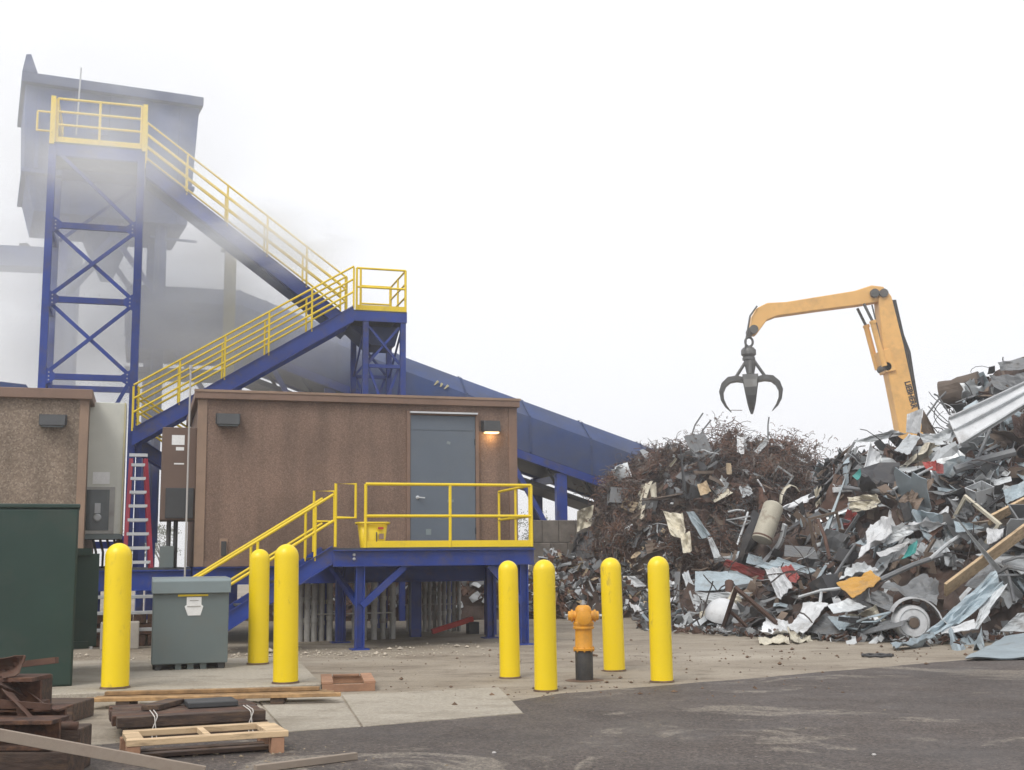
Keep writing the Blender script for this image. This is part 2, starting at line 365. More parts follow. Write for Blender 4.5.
def rough_edge(pts, step=0.35, amp=0.05):
    out = []
    for a, b in zip(pts[:-1], pts[1:]):
        n = max(1, int((b-a).length/step))
        for i in range(n):
            p = a.lerp(b, i/n); q = mnoise.noise(p*1.7)*amp + mnoise.noise(p*5.0)*amp*0.5
            out.append(Vector((p.x + q*0.3, p.y + q, 0)))
    out.append(pts[-1]); return out
edge = [gnd(-220, 757), gnd(100, 745), gnd(285, 733), gnd(525, 714), gnd(503, 703), gnd(560, 694), gnd(735, 680), gnd(1024, 655), gnd(1400, 622)]
road = rough_edge(edge[:3], 0.3, 0.12) + rough_edge(edge[3:5], 0.2, 0.03)[:-1] + rough_edge(edge[4:], 0.25, 0.07) + [Vector((60, 30, 0)), Vector((60, -60, 0)), Vector((-40, -60, 0)), Vector((-40, 8.0, 0))]
sheet('asphalt_road', road, M['asphalt'], 0.004)
# pale apron, poured in slabs with open joints between them
apx = [(150, 733, 139, 702), (285, 732.5, 258, 702), (362, 727.5, 341, 696), (524, 713.5, 500, 688)]
for (a, b) in zip(apx[:-1], apx[1:]):
    p = [gnd(a[0]+1.2, a[1]), gnd(b[0]-1.2, b[1]), gnd(b[2]-1.2, b[3]), gnd(a[2]+1.2, a[3])]
    m = MB().prism([(q.x, q.y, 0) for q in p], (0,0,-0.05), (0,0,0.012))
    o = m.build('concrete_slab', M['slab'], bevel=0.006); o['kind'] = 'structure'
PADZ = 0.07
pad = [gnd(-260, 704, PADZ), gnd(78, 693, PADZ), gnd(322, 683.5, PADZ), gnd(296, 657, PADZ), gnd(-120, 664, PADZ)]
sheet('equipment_pad', pad, M['slab'], -0.05, PADZ).modifiers.new('bevel', 'BEVEL').width = 0.012

# gravel, leaf litter and grit: uncountable
def pebbles(name, label, spots, m_, size, seed):
    r = random.Random(seed); mb = MB()
    base = [(1,0,0),(0,1,0),(-1,0,0),(0,-1,0),(0,0,0.7),(0,0,-0.5)]
    fs = [(0,1,4),(1,2,4),(2,3,4),(3,0,4),(1,0,5),(2,1,5),(3,2,5),(0,3,5)]
    for (p, sx, sy, n) in spots:
        for i in range(n):
            x, y = r.gauss(p.x, sx), r.gauss(p.y, sy); k = size*0.6*math.exp(r.gauss(0, 0.55)); a = r.uniform(0, 6.3)
            ca, sa = math.cos(a), math.sin(a); e = r.uniform(0.6, 1.4)
            mb.add([(x+(vx*ca-vy*e*sa)*k*r.uniform(.7,1.2), y+(vx*sa+vy*e*ca)*k*r.uniform(.7,1.2), p.z+0.3*k+vz*k*r.uniform(.6,1.1)) for vx, vy, vz in base], fs)
    return tag(mb.build(name, m_, fix=False), label, 'gravel', kind='stuff')
M['stone'] = mat('pale_gravel', (0.40, 0.35, 0.28), 0.9, var=0.45, vscale=14)
M['chips'] = mat('tan_wood_chips', (0.24, 0.19, 0.13), 0.9, var=0.5, vscale=14)
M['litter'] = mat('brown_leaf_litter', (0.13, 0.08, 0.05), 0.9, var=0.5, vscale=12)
pebbles('gravel', 'pale gravel scattered behind the equipment pad and bollards', [(gnd(320, 655), 1.3, 0.35, 500), (gnd(130, 660, .0), 0.8, 0.5, 220), (gnd(180, 655), 1.5, 0.7, 200), (gnd(420, 648), 1.6, 0.5, 200)], M['stone'], 0.022, 3)
pebbles('yard_litter', 'brown grit and litter lying over the concrete yard', [(gnd(430, 690), 1.4, 0.8, 90), (gnd(560, 660), 2.2, 1.6, 170), (gnd(800, 655), 3.0, 0.9, 200), (gnd(650, 690), 1.2, 0.5, 80)], M['litter'], 0.02, 4)
pebbles('wood_chips', 'pale wood chips and crumbs spilled round the pallet frame', [(gnd(215, 752), 0.5, 0.18, 260), (gnd(250, 765), 0.6, 0.2, 120), (gnd(140, 745), 0.2, 0.3, 60), (gnd(480, 745), 2.5, 0.9, 20), (gnd(820, 710), 2.0, 1.2, 24)], M['chips'], 0.011, 5)

# ------------------------------------------------------------------ railings and stairs in plant coordinates
def rail_run(parent, a, b, h, lines, posts, r=0.024, toe=0.0, toe_t=0.02, mt=None):
    """straight railing from a to b (s,t,z at walking level); lines = heights of the rails; posts = fractions"""
    mt = mt or M['yellow']; a, b = Vector(a), Vector(b)
    for i, z in enumerate(lines):
        MB().tube([a + Vector((0,0,z)), b + Vector((0,0,z))], r, 10).build('top_rail' if i == 0 else 'mid_rail', mt, parent, True)
    for f in posts:
        p = a.lerp(b, f); MB().tube([p, p + Vector((0,0,h))], r*1.02, 10).build('post', mt, parent, True)
    if toe:
        MB().bar(a + Vector((0,0,toe/2+0.004)), b + Vector((0,0,toe/2+0.004)), toe_t, toe).build('toe_board', mt, parent)
def stair(parent, top, bot, t0, t1, n, str_h=0.28, rail_h=1.05, lines=(1.05, 0.72, 0.40), nposts=4, both=True, r=0.024, treads=True, posts_f=None):
    """flight running along s; top/bot are (s,z); between depth t0 and t1"""
    (s0, z0), (s1, z1) = top, bot
    for t in (t0, t1):
        a, b = Vector((s0, t, z0)), Vector((s1, t, z1)); d = Vector((0,0,-str_h/2+0.05))
        mb = MB(); w = 0.02
        mb.prism([(s0, t, z0+0.06), (s0, t, z0-str_h), (s1, t, z1-str_h), (s1, t, z1+0.06)], (0,-w,0), (0,w,0))
        o = mb.build('stringer', M['blue'], parent)
        e = math.copysign(1, s1-s0)*0.02
        for zz in (0.05, -str_h):
            MB().prism([(s0+e, t, z0+zz), (s0+e, t, z0+zz+0.018), (s1-e, t, z1+zz+0.018), (s1-e, t, z1+zz)], (0, -0.055 if t == t0 else 0.022,0), (0, -0.022 if t == t0 else 0.055,0)).build('flange', M['blue'], o)
    if treads:
        for i in range(n):
            f = (i + 0.5)/n; s = s0 + (s1-s0)*f; z = z0 + (z1-z0)*f - 0.06
            MB().box((s-0.13, t0+0.03, z), (s+0.13, t1-0.03, z+0.035)).build('tread', M['grate'], parent)
    for t in ((t0, t1) if both else (t0,)):
        for i, h in enumerate(lines):
            MB().tube([(s0, t, z0+h), (s1, t, z1+h)], r, 8).build('top_rail' if i == 0 else 'mid_rail', M['yellow'], parent, True)
        for f in (posts_f or [k/(nposts-1) for k in range(nposts)]):
            s = s0 + (s1-s0)*f; z = z0 + (z1-z0)*f
            MB().tube([(s, t, z), (s, t, z+rail_h)], r, 8).build('post', M['yellow'], parent, True)

# ------------------------------------------------------------------ door platform
PD = 2.15                                             # platform depth, building front is here
sL, _ = hit(333, 556, 0); sR, _ = hit(534, 552, 0)
_, DECK = hit(440, 549, 0)
s_leg1 = 0.0; s_leg2 = hit(525, 640, 0)[0]
pf = plant('door_platform', 'blue steel platform with yellow railings in front of the grey door', 'platform', sL, 0)
MB().box((sL, 0, DECK-0.27), (sR, 0.06, DECK-0.005)).build('edge_beam', M['blue'], pf, bevel=0.006)
for z in (DECK-0.28, DECK-0.02):
    MB().box((sL, -0.07, z), (sR, -0.002, z+0.018)).build('flange', M['blue'], pf)
MB().box((sR-0.06, 0.062, DECK-0.27), (sR-0.002, PD-0.07, DECK-0.005)).build('edge_beam', M['blue'], pf)
MB().box((sL+0.002, 0.062, DECK-0.27), (sL+0.06, PD-0.07, DECK-0.005)).build('edge_beam', M['blue'], pf)
MB().box((sL+0.002, PD-0.068, DECK-0.27), (sR-0.002, PD-0.01, DECK-0.005)).build('edge_beam', M['blue'], pf)
for k in range(4):
    s = sL + (sR-sL)*(k+1)/5; MB().box((s-0.04, 0.065, DECK-0.2), (s+0.04, PD-0.07, DECK-0.03)).build('joist', M['blue'], pf)
npl = 9
for k in range(npl):
    t = 0.02 + k*(PD-0.04)/npl; MB().box((sL, t+0.006, DECK-0.003), (sR, t+(PD-0.04)/npl-0.006, DECK+0.03)).build('deck_plank', M['grate'], pf)
for s, t, w in ((s_leg1, 0.0, 0.15), (s_leg2, 0.0, 0.15), (s_leg1, PD-0.2, 0.14), (s_leg2-0.05, PD-0.2, 0.14), (hit(340, 600, PD-.25)[0], PD-0.25, 0.13)):
    MB().box((s-w/2, t-0.002, 0.0), (s-w/2+0.02, t+w, DECK-0.275)).box((s+w/2-0.02, t-0.002, 0.0), (s+w/2, t+w, DECK-0.275)).box((s-w/2+0.02, t+w/2-0.012, 0), (s+w/2-0.02, t+w/2+0.012, DECK-0.275)).build('leg', M['blue'], pf)
    MB().box((s-0.15, t-0.08, 0.0), (s+0.15, t+0.22, 0.02)).build('base_plate', M['blue'], pf)
ka = Vector((s_leg1+0.03, 0.05, hit(365, 606, 0)[1])); kb = Vector((hit(405, 572, 0)[0], 0.05, DECK-0.29))
MB().bar(ka, kb, 0.1, 0.11).build('knee_brace', M['blue'], pf)
MB().bar((s_leg2-0.03, 0.05, ka.z), (s_leg2-0.62, 0.05, DECK-0.29), 0.1, 0.11).build('knee_brace', M['blue'], pf)
MB().bar((s_leg1, 0.12, ka.z), (s_leg1-0.35, 0.9, DECK-0.29), 0.09, 0.09).build('knee_brace', M['blue'], pf)
for dz in (0.085, 0.155):
    s = hit(354, 560, 0)[0]
    MB().lathe([(0.026, 0), (0.026, 0.02), (0.014, 0.028)], (s, -0.004, DECK-dz), 10, Matrix.Rotation(R(90), 3, 'X')).build('bolt', M['galv'], pf)
# platform railings
sg = hit(366, 500, 0)[0]
HR = hit(440, 484.5, 0)[1] - DECK; MID = hit(440, 516, 0)[1] - DECK
D0 = DECK + 0.03
rail_run(pf, (sg, 0.03, D0), (sR-0.03, 0.03, D0), HR-0.03, (HR-0.03, MID-0.03), (0, 0.5, 1), 0.027, 0.11)
rail_run(pf, (sR-0.03, 0.09, D0), (sR-0.03, PD-0.1, D0), HR-0.03, (HR-0.03, MID-0.03), (0.02, 0.45, 1), 0.024, 0.11)
# closed loop rail at the stair head
sa_, sb_ = hit(336, 500, 0)[0], hit(356, 500, 0)[0]
MB().tube([(sa_, 0.03, D0+0.02), (sa_, 0.03, D0+HR-0.03), (sb_, 0.03, D0+HR-0.03), (sb_, 0.03, D0+MID-0.06), (sa_, 0.03, D0+MID-0.06)], 0.026, 10).build('loop_rail', M['yellow'], pf, True)
sc_ = hit(318.5, 500, 0)[0]
MB().tube([(sc_+0.1, 1.3, DECK-0.02), (sc_+0.1, 1.3, D0+HR-0.08), (sc_+0.46, 1.3, D0+HR-0.08), (sc_+0.46, 1.3, D0+MID-0.08), (sc_+0.1, 1.3, D0+MID-0.08)], 0.024, 10).build('loop_rail', M['yellow'], pf, True)

# stair down to the left of the platform
zb_ = 0.02
slope = 0.62
st = plant('entry_stair', 'short blue stair with yellow handrails climbing to the door platform', 'stair', sL-2.5, 0)
stair(st, (sL, DECK-0.0), (sL-(DECK-0.12)/slope, 0.12), 0.03, 1.3, 8, 0.24, 0.9, (0.92, 0.48), 3, True, 0.025, posts_f=[0.12, 0.5, 0.93])

# yellow bin hanging on the rail
bs_, bz_ = hit(376, 549, -0.12)
bk = plant('yellow_bucket', 'yellow plastic bin standing at the left end of the platform toe board', 'bin', bs_, -0.02)
bs0 = bs_
def tub(w0, d0, w1, d1, z0, z1, c):
    m = MB(); vs = []
    for (w, d, z) in ((w0, d0, z0), (w1, d1, z1)):
        for k in range(20):
            t = 2*math.pi*k/20; cc, ss = math.cos(t), math.sin(t)
            vs.append((c[0] + w/2*math.copysign(abs(cc)**0.5, cc), c[1] + d/2*math.copysign(abs(ss)**0.5, ss), z))
    fs = [(k, (k+1) % 20, 20+(k+1) % 20, 20+k) for k in range(20)]
    return m.add(vs, fs)
body = tub(0.40, 0.28, 0.50, 0.36, DECK+0.035, DECK+0.46, (bs0, 0.22)); body.f.append(tuple(range(19, -1, -1)))
o = body.build('body', M['yellow'], bk, True); sm = o.modifiers.new('solid', 'SOLIDIFY'); sm.thickness = 0.008
rim = tub(0.53, 0.39, 0.545, 0.405, DECK+0.43, DECK+0.465, (bs0, 0.22)).build('rim', M['yellow'], bk, True); sm = rim.modifiers.new('solid', 'SOLIDIFY'); sm.thickness = 0.02
MB().box((bs0+0.06, 0.01, DECK+0.34), (bs0+0.15, 0.03, DECK+0.375)).build('label', M['red'], bk)
MB().box((bs0+0.03, 0.018, DECK+0.13), (bs0+0.045, 0.045, DECK+0.29)).build('print_mark', M['dark'], bk)
MB().box((bs0-0.09, 0.026, DECK+0.12), (bs0+0.02, 0.045, DECK+0.135)).build('print_mark', M['dark'], bk)
MB().cbox((bs0+0.12, 0.035, DECK+0.22), (0.08, 0.012, 0.09)).build('label', M['trim_light'], bk)

# ------------------------------------------------------------------ control house (brown) on its blue skid
bL, bT = hit(199, 389, PD); bR, _ = hit(516, 404, PD); _, bB = hit(199, 567, PD)
bT = (bT + hit(516, 404, PD)[1]) / 2
BD = 4.6
ch = plant('control_house', 'brown pebble-dashed control house with grey steel door on the platform', 'building', bL, PD)
MB().box((bL+0.02, PD+0.0, bB), (bR-0.02, PD+BD, bT-0.10)).build('wall', M['pebble_brown'], ch)
cw = 0.17
for s in (bL, bR-cw+0.02):
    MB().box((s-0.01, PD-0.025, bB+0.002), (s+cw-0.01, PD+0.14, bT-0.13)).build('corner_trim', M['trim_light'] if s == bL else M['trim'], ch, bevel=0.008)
MB().box((bL+cw-0.008, PD-0.02, bB+0.004), (bR-cw+0.008, PD-0.003, bB+0.11)).build('base_trim', M['trim'], ch)
rf = MB().box((bL-0.07, PD-0.10, bT-0.13), (bR+0.05, PD+BD+0.06, bT+0.03)).build('roof_cap', M['trim'], ch, bevel=0.012)
MB().box((bL-0.085, PD-0.115, bT-0.005), (bR+0.065, PD-0.101, bT+0.04)).build('drip_edge', M['trim_light'], rf)
dl, dT = hit(410, 416, PD); dr, _ = hit(474.5, 416, PD); dB = DECK + 0.05
dT = hit(442, 416, PD)[1]
dr_ = MB().box((dl, PD-0.045, dB), (dr, PD-0.004, dT)).build('door', M['door'], ch, bevel=0.006)
MB().box((dl-0.07, PD-0.06, dB), (dl-0.004, PD-0.002, dT+0.075)).build('door_frame', M['trim'], ch)
MB().box((dr+0.004, PD-0.06, dB), (dr+0.07, PD-0.002, dT+0.075)).build('door_frame', M['trim'], ch)
MB().box((dl-0.003, PD-0.058, dT+0.005), (dr+0.003, PD-0.002, dT+0.07)).build('door_frame', M['trim'], ch)
MB().box((dl-0.02, PD-0.14, dT+0.03), (dr+0.03, PD-0.062, dT+0.062)).build('rain_drip', M['alu'], ch)
MB().box((dl+0.03, PD-0.052, dT-0.28), (dr-0.03, PD-0.0455, dT-0.02)).build('door_closer_plate', M['door'], dr_)
MB().box((dl-0.003, PD-0.075, dB-0.02), (dr+0.003, PD-0.002, dB-0.002)).build('threshold', M['alu'], ch)
hs_, hz_ = hit(417, 497.5, PD)
MB().lathe([(0.035, 0), (0.035, 0.015), (0.012, 0.02), (0.012, 0.06)], (hs_, PD-0.046, hz_), 12, Matrix.Rotation(R(90), 3, 'X')).bar((hs_, PD-0.105, hz_), (hs_+0.13, PD-0.105, hz_-0.01), 0.022, 0.022).build('handle', M['alu'], dr_)
for px, py, w, h in ((428, 532, 0.1, 0.11), (448, 443, 0.07, 0.05), (450, 501, 0.12, 0.05)):
    s, z = hit(px, py, PD)
    MB().cbox((s, PD-0.048, z), (w, 0.004, h), Matrix.Rotation(R(20 if py < 480 else 0), 3, 'Y')).build('sticker', M['cabinet_lid'], dr_)
for k in range(3):
    z = dB + 0.25 + k*0.85; MB().tube([(dr-0.006, PD-0.058, z), (dr-0.006, PD-0.058, z+0.12)], 0.012, 8).build('hinge', M['dark'], dr_, True)
# outlet plate
s, z = hit(223.5, 548, PD)
o = MB().box((s-0.07, PD-0.012, z-0.17), (s+0.07, PD-0.001, z+0.17)).build('outlet_plate', M['trim_light'], ch)
MB().box((s-0.045, PD-0.05, z-0.14), (s+0.045, PD-0.013, z+0.12)).build('outlet_cover', M['dark'], o, bevel=0.008)
# skid below the house
sk = plant('house_skid', 'dark blue steel skid carrying the brown control house above the conduits', 'skid', bL, PD+0.1)
zsk = bB - 0.32
for t in (PD+0.02, PD+1.6, PD+3.2, PD+BD-0.2):
    MB().box((bL-0.02, t, zsk), (bR-0.02, t+0.03, bB-0.004)).box((bL-0.02, t-0.07, bB-0.024), (bR-0.02, t-0.001, bB-0.006)).box((bL-0.02, t-0.07, zsk), (bR-0.02, t-0.001, zsk+0.02)).build('skid_beam', M['blue'], sk)
for k in range(7):
    s = bL + 0.2 + (bR-bL-0.5)*k/6
    MB().box((s-0.05, PD+0.06, zsk+0.03), (s+0.05, PD+BD-0.22, bB-0.03)).build('cross_beam', M['blue'], sk)
for s in (bL+0.15, (bL+bR)/2-0.6, (bL+bR)/2+1.2, bR-0.3):
    for t in (PD+0.9, PD+BD-0.3):
        MB().box((s-0.1, t-0.1, 0), (s+0.1, t+0.1, zsk-0.002)).build('pier', M['blue'], sk)

def wall_light(name, label, px, py, w, h, t, lit=False, d=0.2):
    s, z = hit(px, py, t)
    L_ = plant(name, label, 'lamp', s, t)
    prof = [(s-w/2, t-0.006, z+h/2), (s-w/2, t-0.006, z-h/2), (s-w/2, t-d, z-h/2), (s-w/2, t-d*0.72, z+h/2)]
    MB().prism(prof, (0,0,0), (w,0,0)).build('housing', M['dark'], L_, bevel=0.01)
    MB().box((s-w/2-0.02, t-0.01, z-h/2+0.03), (s+w/2+0.02, t-0.002, z+h/2+0.02)).build('back_plate', M['dark'], L_)
    lm = M['lamp_on'] if lit else M['glass']
    MB().box((s-w/2+0.03, t-d+0.03, z-h/2-0.03), (s+w/2-0.03, t-0.03, z-h/2-0.002)).build('lens', lm, L_)
    if lit:
        pl = bpy.data.lights.new('lamp_glow', 'POINT'); pl.energy = 2.2; pl.color = (1.0, 0.62, 0.25); pl.shadow_soft_size = 0.06
        po = bpy.data.objects.new('lamp_glow', pl); COL.objects.link(po); po.parent = L_
        po.location = Vector((s, t-d*0.6, z-h/2-0.09)) - ORG[L_.name]
lm = bpy.data.materials.new('lit_lamp_lens'); lm.use_nodes = True
b_ = lm.node_tree.nodes['Principled BSDF']; b_.inputs['Emission Color'].default_value = (1.0, 0.66, 0.28, 1); b_.inputs['Emission Strength'].default_value = 1.4
M['lamp_on'] = lm
wall_light('wall_lamp', 'dark grey wall lamp high on the left of the brown house', 228, 420, 0.40, 0.2, PD)
wall_light('wall_lamp', 'lit wall lamp glowing warm yellow beside the grey door', 490, 427, 0.33, 0.21, PD, True)

# conduits under the house: each one stands alone
cg = 'vertical conduits under the brown house'
ORD = ['first', 'second', 'third', 'fourth', 'fifth', 'sixth', 'seventh', 'eighth', 'ninth', 'tenth', 'eleventh', 'twelfth']
def conduit(px, py, t, r, idx, row):
    s, _ = hit(px, py, t)
    c = plant('conduit_pipe', '%s grey vertical conduit from the left in the %s row under the brown house' % (ORD[idx], row), 'pipe', s, t, cg)
    MB().tube([(s, t, 0), (s, t, zsk-0.004)], r, 10).build('pipe', M['conduit'], c, True)
    for z in (0.28+rnd.uniform(0, .12), 0.66+rnd.uniform(0, .1)): MB().tube([(s, t, z), (s, t, z+0.08)], r*1.22, 10).build('coupling', M['conduit'], c, True)
for i, px in enumerate((300, 307, 314, 321, 329.5, 338, 355, 364, 374, 383, 392.5)): conduit(px, 635, PD+0.45+rnd.uniform(-.08,.08), 0.058, i, 'front')
for k in range(11): conduit(410 + k*4.9, 628, PD+2.3+rnd.uniform(-.1,.1), 0.044, k, 'rear')
for t, z, a, b in ((PD+0.38, 0.48, 305, 395), (PD+2.22, 0.55, 405, 462)):
    s0 = hit(a, 610, t)[0]; s1 = hit(b, 610, t)[0]
    o = plant('strut_channel', 'galvanised strut tying the %s row of conduits' % ('front' if t < PD+1 else 'rear'), 'strut', s0, t)
    MB().box((s0, t-0.02, z), (s1, t+0.02, z+0.022)).build('channel', M['conduit'], o)
    for s in (s0+0.05, s1-0.05): MB().box((s-0.02, t-0.02, 0), (s+0.02, t+0.02, z-0.002)).build('upright', M['conduit'], o)
# red leaning beam and rubbish under the house
s, _ = hit(432, 630, PD+1.2); s2, z2 = hit(474, 619, PD+1.2)
o = plant('red_jack_beam', 'red steel beam lying tilted on the ground under the platform', 'beam', s, PD+1.2)
MB().bar((s, PD+1.2, 0.07), (s2, PD+1.3, max(z2, 0.2)), 0.1, 0.1).build('beam_body', M['red'], o, bevel=0.01)
MB().box((s2-0.1, PD+1.18, 0.0), (s2+0.1, PD+1.45, max(z2, 0.2)-0.06)).build('support_block', M['dark'], o)

# ------------------------------------------------------------------ left building
LB = PD - 0.15
lR, lT = hit(92, 392, LB)
lb = plant('aggregate_house', 'tan exposed-aggregate building at the left edge behind the green transformer', 'building', lR-6, LB)
lz0 = bB
MB().box((lR-6, LB, lz0), (lR-0.06, LB+5, lT-0.1)).build('wall', M['pebble_tan'], lb)
MB().box((lR-0.19, LB-0.02, lz0+0.002), (lR-0.04, LB+0.14, lT-0.14)).build('corner_trim', M['trim_light'], lb, bevel=0.008)
MB().box((lR-6.1, LB-0.12, lT-0.145), (lR+0.02, LB+5.1, lT+0.03)).build('roof_cap', M['trim'], lb, bevel=0.012)
MB().box((lR-6.05, LB+0.1, 0.0), (lR-0.2, LB+4.9, lz0-0.004)).build('plinth', M['block'], lb)
wall_light('wall_lamp', 'dark grey wall lamp on the tan aggregate building', 53, 421, 0.42, 0.19, LB)

# blue skid deck between the two houses, ladder, rack, cabinet
kd = PD + 0.25
k0, k1 = lR-0.15, bL-0.04
dk = plant('walkway_deck', 'blue steel walkway deck between the two houses under the red ladder', 'deck', k0, kd)
zk = hit(150, 570, kd)[1]
MB().box((k0, kd, zk-0.36), (k1, kd+0.03, zk-0.002)).box((k0, kd-0.06, zk-0.36), (k1, kd-0.001, zk-0.34)).box((k0, kd-0.06, zk-0.022), (k1, kd-0.001, zk-0.003)).build('edge_beam', M['blue'], dk)
for k in range(6):
    t = kd + k*1.3; MB().box((k0, t+0.004, zk), (k1, t+1.29, zk+0.03)).build('deck_plank', M['grate'], dk)
MB().box((k0, kd+7.8, zk-0.36), (k1, kd+7.83, zk)).build('edge_beam', M['blue'], dk)
for s in (k0+0.1, k1-0.12):
    for t in (kd+0.04, kd+3.9, kd+7.7): MB().box((s-0.07, t, 0), (s+0.07, t+0.1, zk-0.365)).build('leg', M['blue'], dk)
# low galvanised rack below
rk = plant('galvanised_rack', 'three galvanised bars of a low rack under the blue walkway', 'rack', k0, kd-0.2)
ra, rb = hit(90, 600, kd-0.2)[0], hit(158, 600, kd-0.2)[0]
for py in (597, 613, 630):
    z = hit(120, py, kd-0.2)[1]; MB().box((ra, kd-0.22, z-0.03), (rb, kd-0.18, z+0.03)).build('bar', M['galv'], rk, bevel=0.006)
for s in (ra+0.02, rb-0.05): MB().box((s, kd-0.17, 0), (s+0.05, kd-0.12, hit(120, 592, kd-0.2)[1])).build('upright', M['galv'], rk)
bgk = 'rusty bricks stacked behind the galvanised bars'
for i in range(5):
    for j in range(3):
        o = plant('rusty_block', '%s rusty block from the left in the %s course behind the galvanised bars' % (ORD[i], ('bottom', 'middle', 'top')[j]), 'block', ra+0.1+i*0.24, kd+0.4, bgk)
        s = ra+0.12+i*0.24+(0.1 if j % 2 else 0)
        MB().cbox((s, kd+0.4+rnd.uniform(-.05,.05), 0.1+0.2*j), (0.22, 0.3, 0.19), Matrix.Rotation(rnd.uniform(-.1,.1), 3, 'Z')).build('block_body', M['rust'], o, bevel=0.012)
o = plant('concrete_footing', 'pale concrete footing behind the leftmost yellow bollard', 'footing', hit(132, 640, kd-0.5)[0], kd-0.5)
s0, s1 = hit(100, 640, kd-.5)[0], hit(139, 640, kd-.5)[0]
MB().box((s0, kd-0.55, 0), (s1, kd-0.28, hit(120, 622, kd-.55)[1])).build('footing_body', M['block'], o, bevel=0.02)
# red step ladder on the deck
lt = kd + 0.25
la, lz = hit(122.5, 567, lt); lb2, _ = hit(152.5, 567, lt); lc, lzt = hit(130, 457, lt); ld, _ = hit(146.5, 457, lt)
ld_ = plant('step_ladder', 'red fibreglass step ladder with aluminium steps on the blue walkway', 'ladder', (la+lb2)/2, lt)
lz = zk + 0.032; th = 0.75
for (s0, s1) in ((la+0.03, lc+0.02), (lb2-0.03, ld-0.02)):
    MB().bar((s0, lt, lz), (s1, lt+th*0.55, lzt), 0.07, 0.08).build('side_rail', M['ladder_red'], ld_)
    MB().bar((s0, lt+th*1.15, lz), (s1, lt+th*0.6, lzt), 0.04, 0.05).build('rear_rail', M['ladder_red'], ld_)
for k in range(8):
    f = 0.05 + k*0.127; z = lz + (lzt-lz)*f; s0 = la + (lc-la)*f + 0.03; s1 = lb2 + (ld-lb2)*f - 0.03; t = lt + th*0.55*f
    MB().box((s0, t-0.05, z-0.02), (s1, t+0.05, z+0.035)).build('step', M['alu'], ld_)
    if 0 < k < 7 and k % 2: MB().bar((s0, lt+th*1.15-(th*0.55)*f, z), (s1, lt+th*1.15-(th*0.55)*f, z), 0.03, 0.03).build('rear_brace', M['alu'], ld_)
MB().box((lc-0.02, lt+th*0.5, lzt+0.042), (ld+0.02, lt+th*0.68, lzt+0.1)).build('top_cap', M['alu'], ld_)
# cream cabinet
ct = kd + 0.55
ca, cT = hit(91, 402, ct); cb, cB = hit(122, 534, ct)
cc_ = plant('switch_cabinet', 'tall cream-grey switch cabinet with a small window beside the tan building', 'cabinet', ca, ct)
MB().box((ca-0.25, ct, cB), (cb, ct+0.9, cT)).build('body', M['cream'], cc_, bevel=0.01)
MB().box((cb-0.035, ct-0.02, cB), (cb-0.006, ct-0.001, cT)).build('edge_strip', M['gallery_tan'], cc_)
w0, wz1 = hit(89, 487, ct); w1, wz0 = hit(113.5, 531, ct)
fr = MB().box((w0-0.12, ct-0.04, wz0-0.05), (w1, ct-0.002, wz1)).build('window_frame', M['conduit'], cc_)
MB().box((w0-0.06, ct-0.046, wz0+0.01), (w1-0.09, ct-0.041, wz1-0.05)).build('pane', M['glass'], fr)
gx = (w0 + w1)/2 - .06
MB().lathe([(0.07, 0), (0.07, 0.05), (0.05, 0.06)], (gx, ct-0.05, wz0+0.24), 14, Matrix.Rotation(R(90), 3, 'X')).box((gx-0.05, ct-0.1, wz0+0.32), (gx+0.05, ct-0.047, wz0+0.5)).build('meter', M['galv'], fr)
p0, q1 = hit(93, 472, ct); p1, q0 = hit(109.5, 484, ct)
MB().box((p0, ct-0.006, q0), (p1, ct-0.001, q1)).build('notice', M['white'], cc_)
MB().box((ca-0.3, ct-0.06, cB-0.09), (cb-0.01, ct+0.9, cB-0.003)).build('base_frame', M['cabinet_grey'], cc_)
for s in (ca-0.2, cb-0.1): MB().box((s, ct+0.05, zk+0.032), (s+0.07, ct+0.12, cB-0.092)).build('leg', M['dark'], cc_)
# hanging cables below it
for k in range(5):
    a = hit(93+k*7, 538, ct+0.1); b = hit(96+k*6, 562, ct-0.05)
    o = plant('hanging_cable', '%s black cable from the left drooping below the cream switch cabinet' % ORD[k], 'cable', a[0], ct, 'cables below the cream cabinet')
    MB().tube([(a[0], ct+0.2, cB-0.095), (a[0]+0.06, ct+0.12, (cB+zk)/2), (b[0], ct+0.2, zk+0.06), (b[0]+0.15, ct+0.3, zk+0.055)], 0.022, 6).build('cable_body', M['black'], o, True)
# brown panel on the house's left side
bt_ = PD + 0.15
xa, zT = hit(163, 427, bt_); xb, zB = hit(187, 520, bt_)
bx_ = plant('electrical_panel', 'brown electrical panel with white stickers on the left flank of the house', 'panel', xa, bt_)
xb = bL - 0.006
MB().box((xa, bt_, zB), (xb, bt_+0.95, zT)).build('body', M['brown_box'], bx_, bevel=0.012)
zz = hit(175, 488, bt_)[1]
MB().box((xa+0.08, bt_-0.035, zB+0.03), (xb-0.03, bt_-0.002, zz)).build('lower_door', M['dark'], bx_, bevel=0.008)
for pxa, pya, pxb, pyb in ((172, 435, 184.5, 445), (176, 447, 184, 450.5), (174, 463, 184, 464.5)):
    a = hit(pxa, pya, bt_); b = hit(pxb, pyb, bt_); MB().box((a[0], bt_-0.005, b[1]), (min(b[0], xb-0.02), bt_-0.001, a[1])).build('sticker', M['white'], bx_)
for s in (xa+0.16, xa+0.28): MB().tube([(s, bt_+0.3, zk), (s, bt_+0.3, zB-0.002)], 0.04, 10).build('conduit', M['dark'], bx_, True)
MB().box((xa+0.02, bt_+0.1, zk+0.034), (xa+0.26, bt_+0.24, zk+0.42)).build('junction_box', M['cabinet_grey'], bx_, bevel=0.01)
